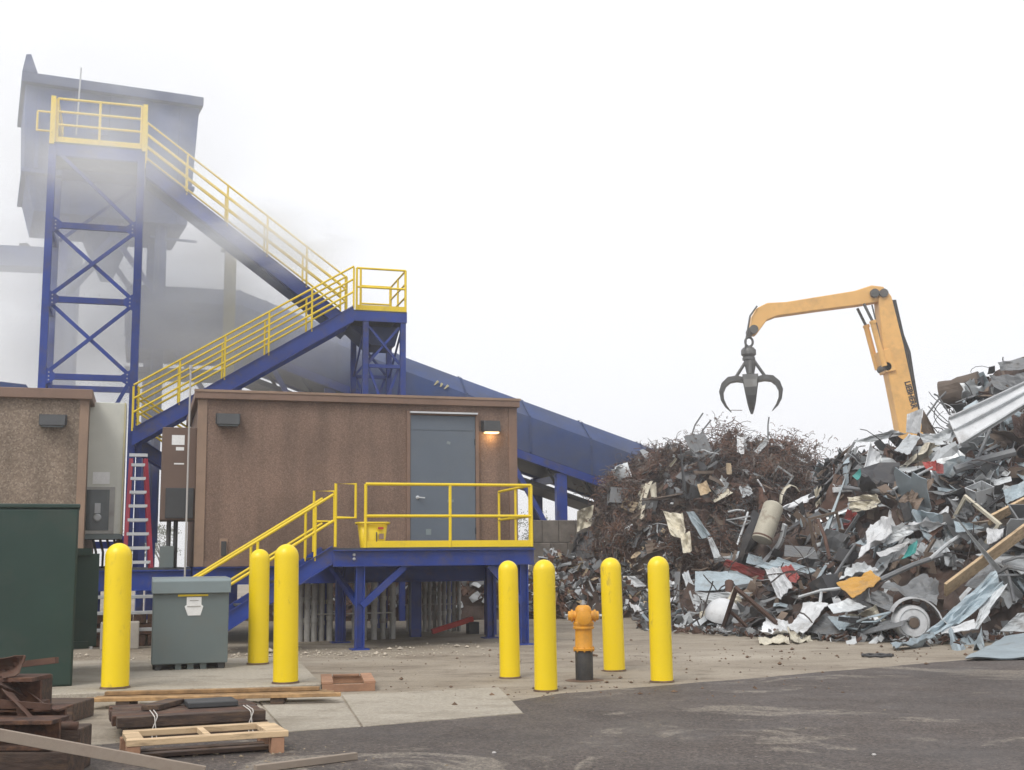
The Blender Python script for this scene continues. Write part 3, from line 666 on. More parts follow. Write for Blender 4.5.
# pale pole beside it
o = plant('vent_pole', 'thin pale pole standing at the left corner of the brown house', 'pole', hit(187, 560, PD-0.1)[0], PD-0.12)
s = hit(187, 500, PD-0.12)[0]
MB().tube([(s, PD-0.12, 0), (s, PD-0.12, hit(187, 369, PD-0.12)[1])], 0.017, 10).build('tube', M['pvc'], o, True)
z = hit(187, 369, PD-.12)[1]
MB().tube([(s, PD-0.12, z+0.002), (s, PD-0.12, z+0.06)], 0.032, 10).build('cap', M['pvc'], o, True)

# ------------------------------------------------------------------ stair tower
TT = 9.2
tl = hit(48, 245, TT)[0]; tr = hit(137, 280, TT)[0]
TDK = (hit(55, 142, TT)[1] + hit(146, 150, TT)[1]) / 2
TD = 1.95
tw = plant('stair_tower', 'tall blue braced steel tower with a yellow-railed top landing', 'tower', tl, TT)
lw = 0.17
for s in (tl, tr):
    for t in (TT, TT+TD):
        MB().box((s-lw/2, t, 0), (s+lw/2, t+lw, TDK-0.3 if t > TT else TDK-0.02)).build('leg', M['blue'], tw, bevel=0.006)
lev = [hit(85, 300, TT)[1], hit(85, 377, TT)[1], hit(85, 226, TT)[1], 1.9, TDK-0.16]
def hb(z, t, h=0.14): MB().box((tl+lw/2+0.002, t+0.03, z-h/2), (tr-lw/2-0.002, t+0.13, z+h/2)).build('cross_beam', M['blue'], tw)
for z in lev[:4]:
    for t in ((TT, TT+TD) if z < 7 else (TT,)): hb(z, t)
    for s in (tl, tr): MB().box((s-0.05, TT+lw+0.002, z-0.06), (s+0.05, TT+TD-0.002, z+0.06)).build('cross_beam', M['blue'], tw)
hb(lev[4], TT, 0.28); hb(lev[4], TT+TD, 0.28)
zs = sorted([1.9, lev[1], lev[0], lev[2]])
for za, zb in zip(zs[:-1], zs[1:]):
    for t, e in ((TT+0.05, 0),):
        MB().bar((tl+0.1, t, za+0.09), (tr-0.1, t, zb-0.09), 0.05, 0.085).build('brace', M['blue'], tw)
        MB().bar((tl+0.1, t+0.053, zb-0.09), (tr-0.1, t+0.053, za+0.09), 0.05, 0.085).build('brace', M['blue'], tw)
for z in (lev[0], lev[1], lev[2], 1.9):
    for x, e in ((tl+lw/2, 1), (tr-lw/2, -1)):
        gpl = MB().prism([(x, 0, z-0.2), (x, 0, z+0.2), (x+e*0.2, 0, z+0.07), (x+e*0.2, 0, z-0.07)], (0, TT+0.012, 0), (0, TT+0.026, 0)).build('gusset_plate', M['blue'], tw)
        for dz in (-0.09, 0.0, 0.09):
            MB().lathe([(0.018, 0), (0.018, 0.014)], (x+e*0.06, TT+0.012, z+dz), 6, Matrix.Rotation(R(90), 3, 'X')).build('bolt', M['galv'], gpl)
MB().bar((tl+0.1, TT+0.06, hit(58, 150, TT)[1]), (tr-0.1, TT+0.06, zs[-1]+0.1), 0.05, 0.08).build('brace', M['blue'], tw)
MB().bar((tl+0.1, TT+TD, zs[-1]+0.1), (tr-0.1, TT+TD, TDK-0.35), 0.05, 0.08).build('brace', M['blue'], tw)
for k in range(7):
    t = TT + 0.02 + k*(TD+0.1)/7; MB().box((tl-0.08, t+0.004, TDK-0.016), (tr+0.08, t+(TD+0.1)/7-0.006, TDK+0.02)).build('deck_plank', M['grate'], tw)
rh = 1.08
ln3 = (rh, rh*0.70, rh*0.40)
rail_run(tw, (tl+0.08, TT+0.03, TDK+0.02), (tr-0.02, TT+0.03, TDK+0.02), rh, ln3, (0, 0.5, 1), 0.03, 0.13)
rail_run(tw, (tl+0.06, TT+0.1, TDK+0.02), (tl+0.06, TT+TD, TDK+0.02), rh, ln3, (0, 1), 0.03, 0.13)
# stub guard sticking out on the left of the landing
rail_run(tw, (tl-0.42, TT+0.6, TDK+0.45), (tl+0.03, TT+0.6, TDK+0.45), 0.5, (0.5, 0.02), (0, 1), 0.026)
for s in (tl-0.02, tr+0.06): MB().box((s-0.055, TT-0.06, TDK-0.05), (s+0.055, TT-0.006, TDK+rh+0.05)).build('guard_post', M['yellow'], tw)
MB().tube([(tl+0.5, TT+0.2, TDK+0.3), (tl+0.55, TT+0.2, TDK+2.0)], 0.02, 6).build('antenna', M['galv'], tw, True)

# upper flight from tower down to the landing, lower flight back down to the deck
LT = hit(382, 312, TT)
lsL, lsR = hit(352, 312, TT)[0], hit(407, 312, TT)[0]
LZ = LT[1]
FW = 0.85
uf = plant('upper_stair', 'upper flight of blue stair descending from the tower to the landing', 'stair', lsL, TT+1.05)
stair(uf, (tr+0.1, TDK), (lsL, LZ+0.03), TT+1.06, TT+1.06+FW, 22, 0.36, 1.05, ln3, 6, True, 0.026)
MB().box((min(tr+.1, lsL), TT+1.1, 0), (0, 0, 0)) if False else None
# closed soffit under the upper flight
MB().prism([(tr+0.12, 0, TDK-0.37), (lsL, 0, LZ-0.36), (lsL, 0, LZ-0.40), (tr+0.12, 0, TDK-0.41)], (0, TT+1.10, 0), (0, TT+1.02+FW, 0)).build('soffit', M['dusty_blue'], uf)
lfz = hit(132, 440, TT)
lf = plant('lower_stair', 'lower flight of blue stair with three-line yellow rails below the landing', 'stair', lfz[0], TT)
z_low = hit(132, 432, TT)[1]
stair(lf, (lsL, LZ), (lfz[0], z_low), TT-0.24, TT+0.02+FW, 20, 0.34, 1.05, ln3, 6, True, 0.026)
# half landing by the tower leg and third flight down to the right
hl = plant('half_landing', 'small blue half landing behind the tower leg and the red ladder', 'landing', lfz[0]-0.9, TT)
MB().box((tr+0.1, TT+0.02, z_low-0.25), (lfz[0]-0.004, TT+1.95, z_low-0.01)).build('frame', M['blue'], hl)
rail_run(hl, (tr+0.13, TT+0.05, z_low), (lfz[0]-0.03, TT+0.05, z_low), rh, ln3, (0, 1), 0.026, 0.12)
for t in (TT+0.1, TT+1.8): MB().box((tr+0.12, t, zk+0.03), (tr+0.24, t+0.12, z_low-0.254)).build('leg', M['blue'], hl)
tf = plant('third_stair', 'short third flight of blue stair going down behind the brown panel', 'stair', lfz[0], TT+1.06)
stair(tf, (lfz[0], z_low), (lfz[0]+3.1, z_low-2.0), TT+1.06, TT+1.06+FW, 11, 0.3, 1.05, ln3, 3, True, 0.026)

# landing tower
lt_ = plant('landing_tower', 'blue braced support carrying the yellow-railed middle stair landing', 'tower', lsL, TT)
LD = 2.0
MB().box((lsL, TT, LZ-0.25), (lsR, TT+0.05, LZ-0.01)).build('edge_beam', M['blue'], lt_)
MB().box((lsL, TT+LD-0.05, LZ-0.25), (lsR, TT+LD, LZ-0.01)).build('edge_beam', M['blue'], lt_)
for s in (lsL+0.002, lsR-0.052): MB().box((s, TT+0.052, LZ-0.248), (s+0.05, TT+LD-0.052, LZ-0.012)).build('edge_beam', M['blue'], lt_)
for k in range(5):
    t = TT + k*LD/5; MB().box((lsL, t+0.005, LZ-0.006), (lsR, t+LD/5-0.006, LZ+0.03)).build('deck_plank', M['grate'], lt_)
l1 = hit(366, 350, TT)[0]; l2 = lsR - 0.09
for s in (l1, l2):
    for t in (TT+0.02, TT+LD-0.16): MB().box((s-0.07, t, 0), (s+0.07, t+0.14, LZ-0.254)).build('leg', M['blue'], lt_, bevel=0.006)
zz = [LZ-0.35, hit(385, 366, TT)[1], hit(385, 366, TT)[1]-2.2, 1.0]
for za, zb in zip(zz[:-1], zz[1:]):
    for t in (TT+0.06, TT+LD-0.12):
        MB().bar((l1+0.08, t, zb), (l2-0.08, t, zb), 0.06, 0.09).build('cross_beam', M['blue'], lt_)
        MB().bar((l1+0.08, t+0.055, za), (l2-0.08, t+0.055, zb+0.08), 0.04, 0.06).build('brace', M['blue'], lt_)
        MB().bar((l1+0.08, t+0.1, zb+0.08), (l2-0.08, t+0.1, za), 0.04, 0.06).build('brace', M['blue'], lt_)
    for s in (l1, l2):
        MB().bar((s, TT+0.18, za), (s, TT+LD-0.18, zb), 0.04, 0.06).build('brace', M['blue'], lt_)
MB().prism([(lsL+0.05, 0, LZ-0.26), (lsR-0.05, 0, LZ-0.26), (l2-0.1, 0, LZ-0.75), (l1+0.25, 0, LZ-0.75)], (0, TT+0.6, 0), (0, TT+LD-0.3, 0)).build('soffit', M['dusty_blue'], lt_)
rail_run(lt_, (lsL+0.12, TT+0.03, LZ+0.03), (lsR-0.03, TT+0.03, LZ+0.03), rh, (rh, rh*0.55), (0, 0.08, 1), 0.028, 0.13)
rail_run(lt_, (lsR-0.03, TT+0.08, LZ+0.03), (lsR-0.03, TT+LD-0.05, LZ+0.03), rh, (rh, rh*0.68, rh*0.36), (0, 0.5, 1), 0.026, 0.13)
rail_run(lt_, (l1+0.2, TT+LD-0.03, LZ+0.03), (lsR-0.05, TT+LD-0.03, LZ+0.03), rh, (rh, rh*0.55), (0, 1), 0.026, 0.13)

# ------------------------------------------------------------------ separator housing above the tower
HY = R(24)
HO = at(26, 75, 30.2); HO.z = 0
HU = Vector((math.cos(HY), math.sin(HY), 0)); HV = Vector((-math.sin(HY), math.cos(HY), 0))
def hhit(px, py, t=0.0):
    o = HO + HV*t; d = ray(px, py); k = (o - CAMP).dot(HV)/d.dot(HV); p = CAMP + d*k
    return (p - HO).dot(HU), p.z
hp = thing('separator_housing', 'large weathered blue housing standing above the stair tower in the steam', 'housing', HO, HY)
sTR = hhit(202, 95)[0]; zT_ = (hhit(22, 80)[1] + hhit(202, 102)[1])/2
zF = (hhit(18, 170)[1] + hhit(192, 192)[1])/2 + 0.05; zBt = hhit(110, 216)[1]
sBL, sBR = hhit(29, 225)[0], hhit(188, 230)[0]
HD = 3.3
def frustum(name, a, b, z0, z1, mt, par=hp):
    (s0, s1, t0, t1), (s2, s3, t2, t3) = a, b
    return MB().add([(s0,t0,z0),(s1,t0,z0),(s1,t1,z0),(s0,t1,z0),(s2,t2,z1),(s3,t2,z1),(s3,t3,z1),(s2,t3,z1)],
                    [(0,3,2,1),(4,5,6,7),(0,1,5,4),(1,2,6,5),(2,3,7,6),(3,0,4,7)]).build(name, mt, par, bevel=0.02)
smid = sBR + (sTR-sBR)*0.3
frustum('upper_shell', (0.08, smid, 0.05, HD), (0.0, sTR-0.06, 0.0, HD), zF+0.06, zT_-0.15, M['hopper_blue'])
frustum('lower_shell', (sBL+0.1, sBR, 0.2, HD-0.2), (0.12, smid-0.03, 0.1, HD-0.05), zBt, zF-0.062, M['hopper_blue'])
frustum('flange', (-0.0, smid+0.05, -0.08, HD+0.08), (-0.0, smid+0.05, -0.08, HD+0.08), zF-0.06, zF+0.058, M['hopper_blue'])
rf = frustum('roof_slab', (-0.1, sTR+0.02, -0.2, HD+0.2), (-0.1, sTR+0.02, -0.2, HD+0.2), zT_-0.146, zT_+0.12, M['dusty_blue'])
frustum('roof_ridge', (0.1, sTR-0.15, 0.1, HD), (0.2, sTR-0.2, 0.5, HD-0.3), zT_+0.125, zT_+0.4, M['dusty_blue'], rf)
MB().prism([(-0.1, -0.2, zT_+0.124), (0.28, -0.2, zT_+0.124), (0.1, -0.2, zT_+0.62), (-0.02, -0.2, zT_+0.6)], (0,0,0), (0,HD*0.8,0)).build('upturned_lip', M['dusty_blue'], rf)
for k in range(5):
    s = 0.35 + k*(smid-0.7)/4
    MB().box((s-0.05, -0.05, zF+0.08), (s+0.05, 0.02, zT_-0.16)).build('stiffener', M['hopper_blue'], hp)
    MB().bar((s, 0.12, zF-0.07), (s+0.02, 0.16, zBt+0.05), 0.07, 0.09).build('stiffener', M['hopper_blue'], hp)
for px, py in ((100, 120), (120, 115)):
    a = hhit(px, py)
    MB().box((a[0]-0.25, -0.09, a[1]-0.45), (a[0]+0.22, -0.052, a[1]+0.45)).build('access_panel', M['dusty_blue'], hp)
for s in (1.15, sBR-0.65):
    for t in (0.5, HD-0.7):
        MB().box((s-0.1, t-0.1, 0), (s+0.1, t+0.1, zBt-0.004)).build('column', M['blue'], hp)
        e = 1 if s < 2 else -1
        MB().bar((s+e*0.12, t, zBt-1.9), (s+e*1.5, t, zBt-0.06), 0.1, 0.14).build('brace', M['blue'], hp)
frustum('chute', (sBL+2.0, sBL+2.3, 1.9, 2.3), (sBL+1.5, sBL+2.8, 1.4, 2.9), zBt-1.3, zBt-0.006, M['hopper_blue'])
for k, (px, dt) in enumerate(((157, 0.4), (164, 0.5))):
    s = hhit(px, 250, dt)[0]; MB().tube([(s, dt, 2.0), (s, dt, zBt-0.01)], 0.07, 8).build('drain_pipe', M['hopper_blue'], hp, True)
s = hhit(150, 240, .45)[0]
MB().tube([(s, 0.45, zBt-0.35), (s+1.25, 0.45, zBt-0.37)], 0.04, 8).build('drain_pipe', M['hopper_blue'], hp, True)

# ------------------------------------------------------------------ conveyor gallery
GT = 13.2
pg = [hit(128, 285, GT+1.0), hit(134, 285, GT+1), hit(142, 285, GT+1.0), hit(240, 291, GT+1.0), hit(410, 360, GT+1.0), hit(640, 444, GT+1.0), hit(760, 490, GT+1.0)]
pg[0] = (pg[0][0], pg[2][1]); pg[1] = (pg[1][0], pg[2][1]); pg[3] = (pg[3][0], pg[2][1]-0.02)
gl = plant('conveyor_gallery', 'long dusty blue covered conveyor sloping down behind the brown house', 'conveyor', pg[3][0], GT)
def gz(s):
    for (a, b) in zip(pg[:-1], pg[1:]):
        if a[0] <= s <= b[0]: return a[1] + (b[1]-a[1])*(s-a[0])/(b[0]-a[0])
    return pg[-1][1]
hood = [(0.0, -1.70), (0.0, -0.85), (0.04, -0.62), (0.75, -0.06), (0.95, 0.0), (1.55, 0.0), (1.75, -0.06), (2.46, -0.62), (2.5, -0.85), (2.5, -1.70)]
s = pg[0][0]; brk = [s]
while s < pg[-1][0] - 1.9:
    s += 1.9; brk.append(s)
brk.append(pg[-1][0])
for extra in (pg[3][0],):
    brk = sorted(b for b in brk if abs(b-extra) > 0.4) ; brk = sorted(brk + [extra])
for a, b in zip(brk[:-1], brk[1:]):
    vs = []; n = len(hood)
    for (s, dz) in ((a+0.012, 0), (b-0.012, 0)):
        for t, z in hood: vs.append((s, GT+t, gz(s)+z))
        for t, z in reversed(hood): vs.append((s, GT+0.03+(t-1.25)*0.97+1.25-0.03, gz(s)+z-0.03))
    fs = []; k2 = 2*n
    for i in range(k2): fs.append((i, (i+1) % k2, k2+(i+1) % k2, k2+i))
    for e in (0, k2):
        for i in range(n-1): fs.append((e+i, e+i+1, e+k2-2-i, e+k2-1-i))
    o = MB().add(vs, fs).build('cover_panel', M['dusty_blue'], gl, True)
    # raised seam
    vs2 = []
    for s in (a-0.03, a+0.03):
        for t, z in hood: vs2.append((s, GT+1.25+(t-1.25)*1.022, gz(max(s, pg[0][0]+.001))+z+0.03))
    MB().add(vs2, [(i, i+1, n+i+1, n+i) for i in range(n-1)]).build('seam', M['dusty_blue'], o)
def gbar(dt0, dt1, z0, z1, name, mt):
    for a, b in ((pg[0], pg[3]), (pg[3], pg[4]), (pg[4], pg[5]), (pg[5], pg[6])):
        MB().prism([(a[0], 0, a[1]+z0), (b[0]-0.004, 0, b[1]+z0), (b[0]-0.004, 0, b[1]+z1), (a[0], 0, a[1]+z1)], (0, GT+dt0, 0), (0, GT+dt1, 0)).build(name, mt, gl)
gbar(-0.06, 0.1, -1.96, -1.72, 'chord_beam', M['blue']); gbar(2.4, 2.56, -1.96, -1.72, 'chord_beam', M['blue'])
gbar(0.12, 2.38, -1.9, -1.8, 'belt_pan', M['dark'])
gbar(0.45, 2.0, -2.55, -2.4, 'return_belt', M['black'])
s = pg[3][0] + 0.5
while s < pg[5][0]:
    MB().bar((s, GT+0.15, gz(s)-1.95), (s+0.6, GT+0.6, gz(s+.6)-2.5), 0.06, 0.06).build('hanger', M['dark'], gl); s += 1.2
for px in (235, 330, 470, 561):
    s = hit(px, 430, GT)[0]
    for t in (GT+0.0, GT+2.3):
        MB().box((s-0.16, t, 0), (s+0.16, t+0.2, gz(s)-1.962)).build('support_column', M['blue'], gl)
    MB().bar((s, GT+0.21, gz(s)-2.1), (s, GT+2.29, gz(s)-2.1), 0.15, 0.2).build('cross_head', M['blue'], gl)
    MB().bar((s-0.17, GT+0.1, gz(s)-4.0), (s-1.6, GT+0.1, gz(s-1.6)-2.0), 0.1, 0.14).build('knee_brace', M['blue'], gl)
# pale smudged lettering on its flank
for px, py, w, h in ((436, 383, .16, .14), (441, 385, .1, .12), (446, 387, .16, .13)):
    a = hit(px, py, GT+0.06)
    o = MB().cbox((a[0], GT-0.0+hood[2][0]+0.02, a[1]), (w, 0.02, h), Matrix.Rotation(R(-18), 3, 'Y')); 
    MB().prism([(a[0]-w/2, 0, a[1]-h/2), (a[0]-w/2+.04, 0, a[1]-h/2), (a[0]+w/2, 0, a[1]+h/2-.04), (a[0]+w/2-.05, 0, a[1]+h/2)], (0, GT-0.012, 0), (0, GT+0.1, 0)).build('painted_mark', M['gallery_tan'], gl)

# pale column standing in the steam
a = hit(231, 250, GT-1.0)
o = plant('pale_column', 'pale yellow column standing in the steam before the conveyor', 'column', a[0], GT-1.0)
w = 0.15
MB().box((a[0]-w, GT-1.0, 0), (a[0]+w, GT-0.96, a[1])).box((a[0]-w, GT-0.74, 0), (a[0]+w, GT-0.7, a[1])).box((a[0]-0.02, GT-0.958, 0), (a[0]+0.02, GT-0.742, a[1])).build('shaft', M['gallery_tan'], o)
MB().box((a[0]-w-0.1, GT-1.05, a[1]+0.002), (a[0]+w+0.1, GT-0.65, a[1]+0.1)).build('cap_plate', M['gallery_tan'], o)

# block wall under the conveyor's low end, courses of big blocks
wl0 = hit(534, 530, GT-0.6)[0]; wl1 = hit(600, 530, GT-0.6)[0]; wz = hit(560, 520, GT-0.6)[1]
bw = plant('block_wall', 'low wall of big concrete blocks under the conveyor end', 'wall', wl0, GT-0.6)
nb = 4; nc = 4
for j in range(nc):
    for i in range(nb + (j % 2)):
        w = (wl1-wl0)/nb; s0 = wl0 + (i - (0.5 if j % 2 else 0))*w
        a, b = max(s0, wl0), min(s0+w, wl1)
        MB().box((a+0.006, GT-0.6+rnd.uniform(-.015,.015), j*wz/nc+0.004), (b-0.006, GT-0.05, (j+1)*wz/nc-0.004)).build('block', M['wood_old_block'], bw, bevel=0.02)

# far grey conveyor at the left edge and a blue hood behind the tan house
a, b = at(-160, 246, 44), at(72, 247, 46)
fc = thing('distant_conveyor', 'grey horizontal conveyor bridge far off at the left edge', 'conveyor', (a.x, a.y, 0))
o_ = Vector((a.x, a.y, 0)); bb = b - o_
MB().prism([(0,0,a.z-0.45), (0,0,a.z+0.35), (0,1.2,a.z+0.35), (0,1.2,a.z-0.45)], (0,0,0), (bb.x, bb.y, 0)).build('bridge_body', M['hopper_blue'], fc)
for k in range(6): MB().cbox((bb.x*k/5.2, bb.y*k/5.2+0.4, a.z+0.44), (0.3, 0.3, 0.18)).build('roller_box', M['dark'], fc)
for k in (0.45, 0.99): MB().box((bb.x*k-0.2, bb.y*k+0.3, 0), (bb.x*k+0.2, bb.y*k+0.7, a.z-0.452)).build('pier', M['hopper_blue'], fc)
a, b = hit(-30, 378, 6.5), hit(31, 390, 6.5)
bh = plant('blue_hood', 'dark blue sloping hood showing above the roof of the tan building', 'hood', a[0], 6.5)
MB().prism([(a[0], 0, b[1]-1.5), (b[0]+0.5, 0, b[1]-1.5), (b[0]-0.1, 0, a[1]-0.1), (a[0], 0, a[1])], (0, 6.5, 0), (0, 8.5, 0)).build('hood_body', M['dusty_blue'], bh)
MB().box((a[0]+0.3, 6.6, 0), (a[0]+0.5, 6.8, b[1]-1.504)).box((b[0]+0.1, 6.6, 0), (b[0]+0.3, 6.8, b[1]-1.504)).build('stand', M['blue'], bh)
# ------------------------------------------------------------------ bollards
def bollard(px, py, top, wpx, label, z=0.0):
    p = gnd(px, py, z); d = (CAMROT.inverted() @ (p - CAMP)); dep = -d.z
    h = at(px, top, p.y).z - z; r = wpx/2*dep/FPX
    b = thing('bollard', label, 'bollard', p, 0, 'yellow bollards')
    prof = [(r, 0.0)] + [(r*(1.0-0.03*k/6), (h-r)*k/6) for k in range(1, 7)]
    prof += [(r*0.97*math.cos(t*math.pi/16), h-r+r*math.sin(t*math.pi/16)) for t in range(1, 8)] + [(0.004, h)]
    MB().lathe(prof, (0,0,0), 32).build('sleeve', M['bollard'], b, True)
    MB().lathe([(r*1.02, 0.004), (r*1.12, 0.004), (r*1.06, 0.02), (r*1.015, 0.022)], (0,0,0), 24).build('dirt_shade_ring', M['litter'], b, True)  # dark ring: contact shadow painted in at the foot, together with gathered dirt
    b.rotation_euler = (rnd.uniform(-.012,.012), rnd.uniform(-.012,.012), rnd.uniform(0, 6))
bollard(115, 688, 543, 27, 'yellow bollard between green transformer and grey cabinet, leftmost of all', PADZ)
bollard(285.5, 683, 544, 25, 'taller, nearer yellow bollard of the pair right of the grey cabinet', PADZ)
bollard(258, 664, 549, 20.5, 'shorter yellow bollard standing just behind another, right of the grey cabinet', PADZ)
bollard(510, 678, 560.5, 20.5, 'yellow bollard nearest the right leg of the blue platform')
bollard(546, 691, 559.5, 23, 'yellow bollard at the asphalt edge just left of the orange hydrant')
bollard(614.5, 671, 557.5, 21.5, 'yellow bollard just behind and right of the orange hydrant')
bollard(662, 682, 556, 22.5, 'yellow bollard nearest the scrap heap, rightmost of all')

# ------------------------------------------------------------------ hydrant
p = gnd(584.5, 680.5); dep = p.y; k = (at(584, 600, p.y).z)/0.965
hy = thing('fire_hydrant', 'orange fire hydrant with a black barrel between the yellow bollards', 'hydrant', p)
S = lambda pr: [(r*k, z*k) for r, z in pr]
MB().lathe(S([(0.108, 0.0), (0.108, 0.355), (0.104, 0.36)]), (0,0,0), 28).build('barrel', M['black'], hy, True)
MB().lathe(S([(0.128, 0.36), (0.13, 0.365), (0.13, 0.385), (0.112, 0.39), (0.106, 0.40), (0.104, 0.60), (0.106, 0.615), (0.128, 0.62), (0.13, 0.64), (0.118, 0.65), (0.125, 0.665), (0.128, 0.69), (0.112, 0.71), (0.108, 0.78), (0.104, 0.83), (0.09, 0.875), (0.065, 0.90), (0.03, 0.905)]), (0,0,0), 28).build('body', M['hyd'], hy, True)
MB().lathe(S([(0.032, 0.90), (0.034, 0.925), (0.02, 0.93), (0.018, 0.965)]), (0,0,0), 6).build('operating_nut', M['galv'], hy)
for sx in (-1, 1):
    ax = Matrix.Rotation(R(90*sx), 3, 'Y')
    n_ = MB().lathe(S([(0.062, 0.06), (0.062, 0.125), (0.075, 0.13), (0.075, 0.15), (0.058, 0.155), (0.055, 0.185), (0.03, 0.19)]), (0, 0, 0.775*k), 18, ax).build('nozzle', M['hyd'], hy, True)
    MB().lathe(S([(0.022, 0.19), (0.022, 0.225)]), (0, 0, 0.775*k), 5, ax).build('cap_nut', M['galv'], n_)
ax = Matrix.Rotation(R(90), 3, 'X')
MB().lathe(S([(0.075, 0.06), (0.075, 0.11), (0.088, 0.115), (0.088, 0.135), (0.07, 0.14), (0.03, 0.15)]), (0, 0, 0.76*k), 20, ax).build('pumper_nozzle', M['hyd'], hy, True)
for i in range(8):
    t = 2*math.pi*i/8; MB().tube([(0.118*k*math.cos(t), 0.118*k*math.sin(t), 0.345*k), (0.118*k*math.cos(t), 0.118*k*math.sin(t), 0.405*k)], 0.009*k, 6).build('bolt', M['hyd'], hy)
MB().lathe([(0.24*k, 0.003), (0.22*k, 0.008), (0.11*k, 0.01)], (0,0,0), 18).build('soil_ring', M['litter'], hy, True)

# ------------------------------------------------------------------ grey cabinet
p0 = gnd(151, 671, PADZ); p1 = gnd(223, 671, PADZ); cy = R(6)
w = (p1-p0).length; h = at(187, 592, p0.y).z - PADZ
gc = thing('grey_cabinet', 'grey metal equipment cabinet with sloped lid and white label on the pad', 'cabinet', p0, YAW)
dp = 0.95; z0 = 0.075; ht = at(187, 579, p0.y).z - PADZ
MB().box((0, 0, z0), (w, dp, h-0.004)).build('body', M['cabinet_grey'], gc, bevel=0.012)
MB().prism([(-0.02, -0.05, h-0.02), (-0.02, -0.05, ht-0.03), (-0.02, -0.02, ht+0.005), (-0.02, dp+0.05, ht+0.02), (-0.02, dp+0.05, h)], (0,0,0), (w+0.04,0,0)).build('lid', M['cabinet_lid'], gc, bevel=0.008)
MB().box((w*0.32, -0.012, h-0.06), (w*0.72, -0.001, h-0.035)).build('warning_strip', M['yellow'], gc)
c = w*0.53; z = h-0.07
MB().prism([(c-0.09, -0.004, z), (c+0.1, -0.004, z), (c+0.1, -0.004, z-0.1), (c+0.125, -0.004, z-0.12), (c+0.09, -0.004, z-0.24), (c-0.07, -0.004, z-0.24), (c-0.115, -0.004, z-0.12), (c-0.09, -0.004, z-0.1)], (0,-0.004,0), (0,0.002,0)).build('label', M['white'], gc)
MB().box((c-0.08, -0.011, z-0.13), (c+0.09, -0.0085, z-0.115)).build('label_print', M['conduit'], gc)
MB().box((c-0.05, -0.011, z-0.05), (c+0.06, -0.0085, z-0.04)).build('label_print', M['conduit'], gc)
for x in (0.05, w*0.31, w*0.47, w*0.64, w-0.12):
    MB().box((x, 0.05, 0.0), (x+0.08, dp-0.05, z0-0.002)).build('foot', M['cabinet_grey'] if 0.1 < x < w*0.7 else M['dark'], gc)
MB().box((0.02, 0.2, 0.002), (w-0.02, dp-0.1, z0-0.01)).build('dark_gap_block', M['black'], gc)  # black block between the feet, painting in the dark gap below the body

# ------------------------------------------------------------------ green transformer
p = gnd(72, 686, PADZ); gh = at(73, 504, p.y).z - PADZ
gt = thing('green_transformer', 'big dark green padmount transformer cut off by the left edge', 'transformer', p, R(20.5))
MB().box((-3.2, 0, 0.0), (0, 1.75, gh-0.054)).build('tank', M['green'], gt, bevel=0.012)
MB().box((-3.22, -0.02, gh-0.05), (0.012, 1.76, gh)).build('lid', M['green'], gt, bevel=0.012)
MB().box((-3.2, -0.012, 0.02), (-1.6, -0.002, gh-0.075)).build('door', M['green'], gt, bevel=0.004)
MB().box((-1.585, -0.012, 0.02), (-0.02, -0.002, gh-0.075)).build('door', M['green'], gt, bevel=0.004)
for i in range(9):
    MB().box((0.02, 1.9+i*0.085, 0.32), (0.30, 1.935+i*0.085, gh*0.73)).build('radiator_fin', M['green'], gt, bevel=0.006)
for z in (0.3, gh*0.72): MB().box((-0.05, 1.82, z), (0.2, 2.72, z+0.09)).build('radiator_header', M['green'], gt)
MB().box((-0.6, 1.752, 0.0), (0.0, 1.83, gh*0.8)).build('rear_tank', M['green'], gt)

# ------------------------------------------------------------------ timber in the foreground
def board(parent, a, b, w, h, m_, name='board', up=(0,0,1)):
    o = parent; r_ = ORG.get(o.name, Vector((0,0,0)))
    return MB().bar(a, b, w, h, up).build(name, m_, parent, bevel=0.004, org=r_)
# pale pallet frame
q0, q1 = gnd(131, 768, 0), gnd(284, 757, 0)
q0, q1 = gnd(128, 763, 0), gnd(284, 752, 0)
ang = math.atan2((q1-q0).y, (q1-q0).x); Lp = (q1-q0).length
pa = thing('pallet_frame', 'pale pine pallet frame resting on short blocks in the foreground', 'pallet', q0, ang)
zt = 0.145
board(pa, (-0.02, -0.02, zt), (Lp+0.02, -0.02, zt), 0.09, 0.045, M['wood_new'])
board(pa, (0.0, 0.5, zt), (Lp-0.02, 0.5, zt), 0.09, 0.045, M['wood_new'])
for x, w_ in ((0.05, 0.12), (Lp*0.5, 0.05), (Lp-0.06, 0.15)):
    board(pa, (x, 0.03, zt+0.002), (x, 0.452, zt+0.002), w_, 0.04, M['wood_new'])
for x in (0.03, Lp-0.06):
    for y in (-0.01, 0.48): MB().box((x-0.05, y-0.05, 0), (x+0.05, y+0.06, zt-0.024)).build('block', M['wood_red'], pa, bevel=0.006)
for y in (0.12, 0.3): board(pa, (0.1, y, 0.03), (Lp-0.1, y, 0.03), 0.1, 0.03, M['wood_dark'], 'bottom_board')
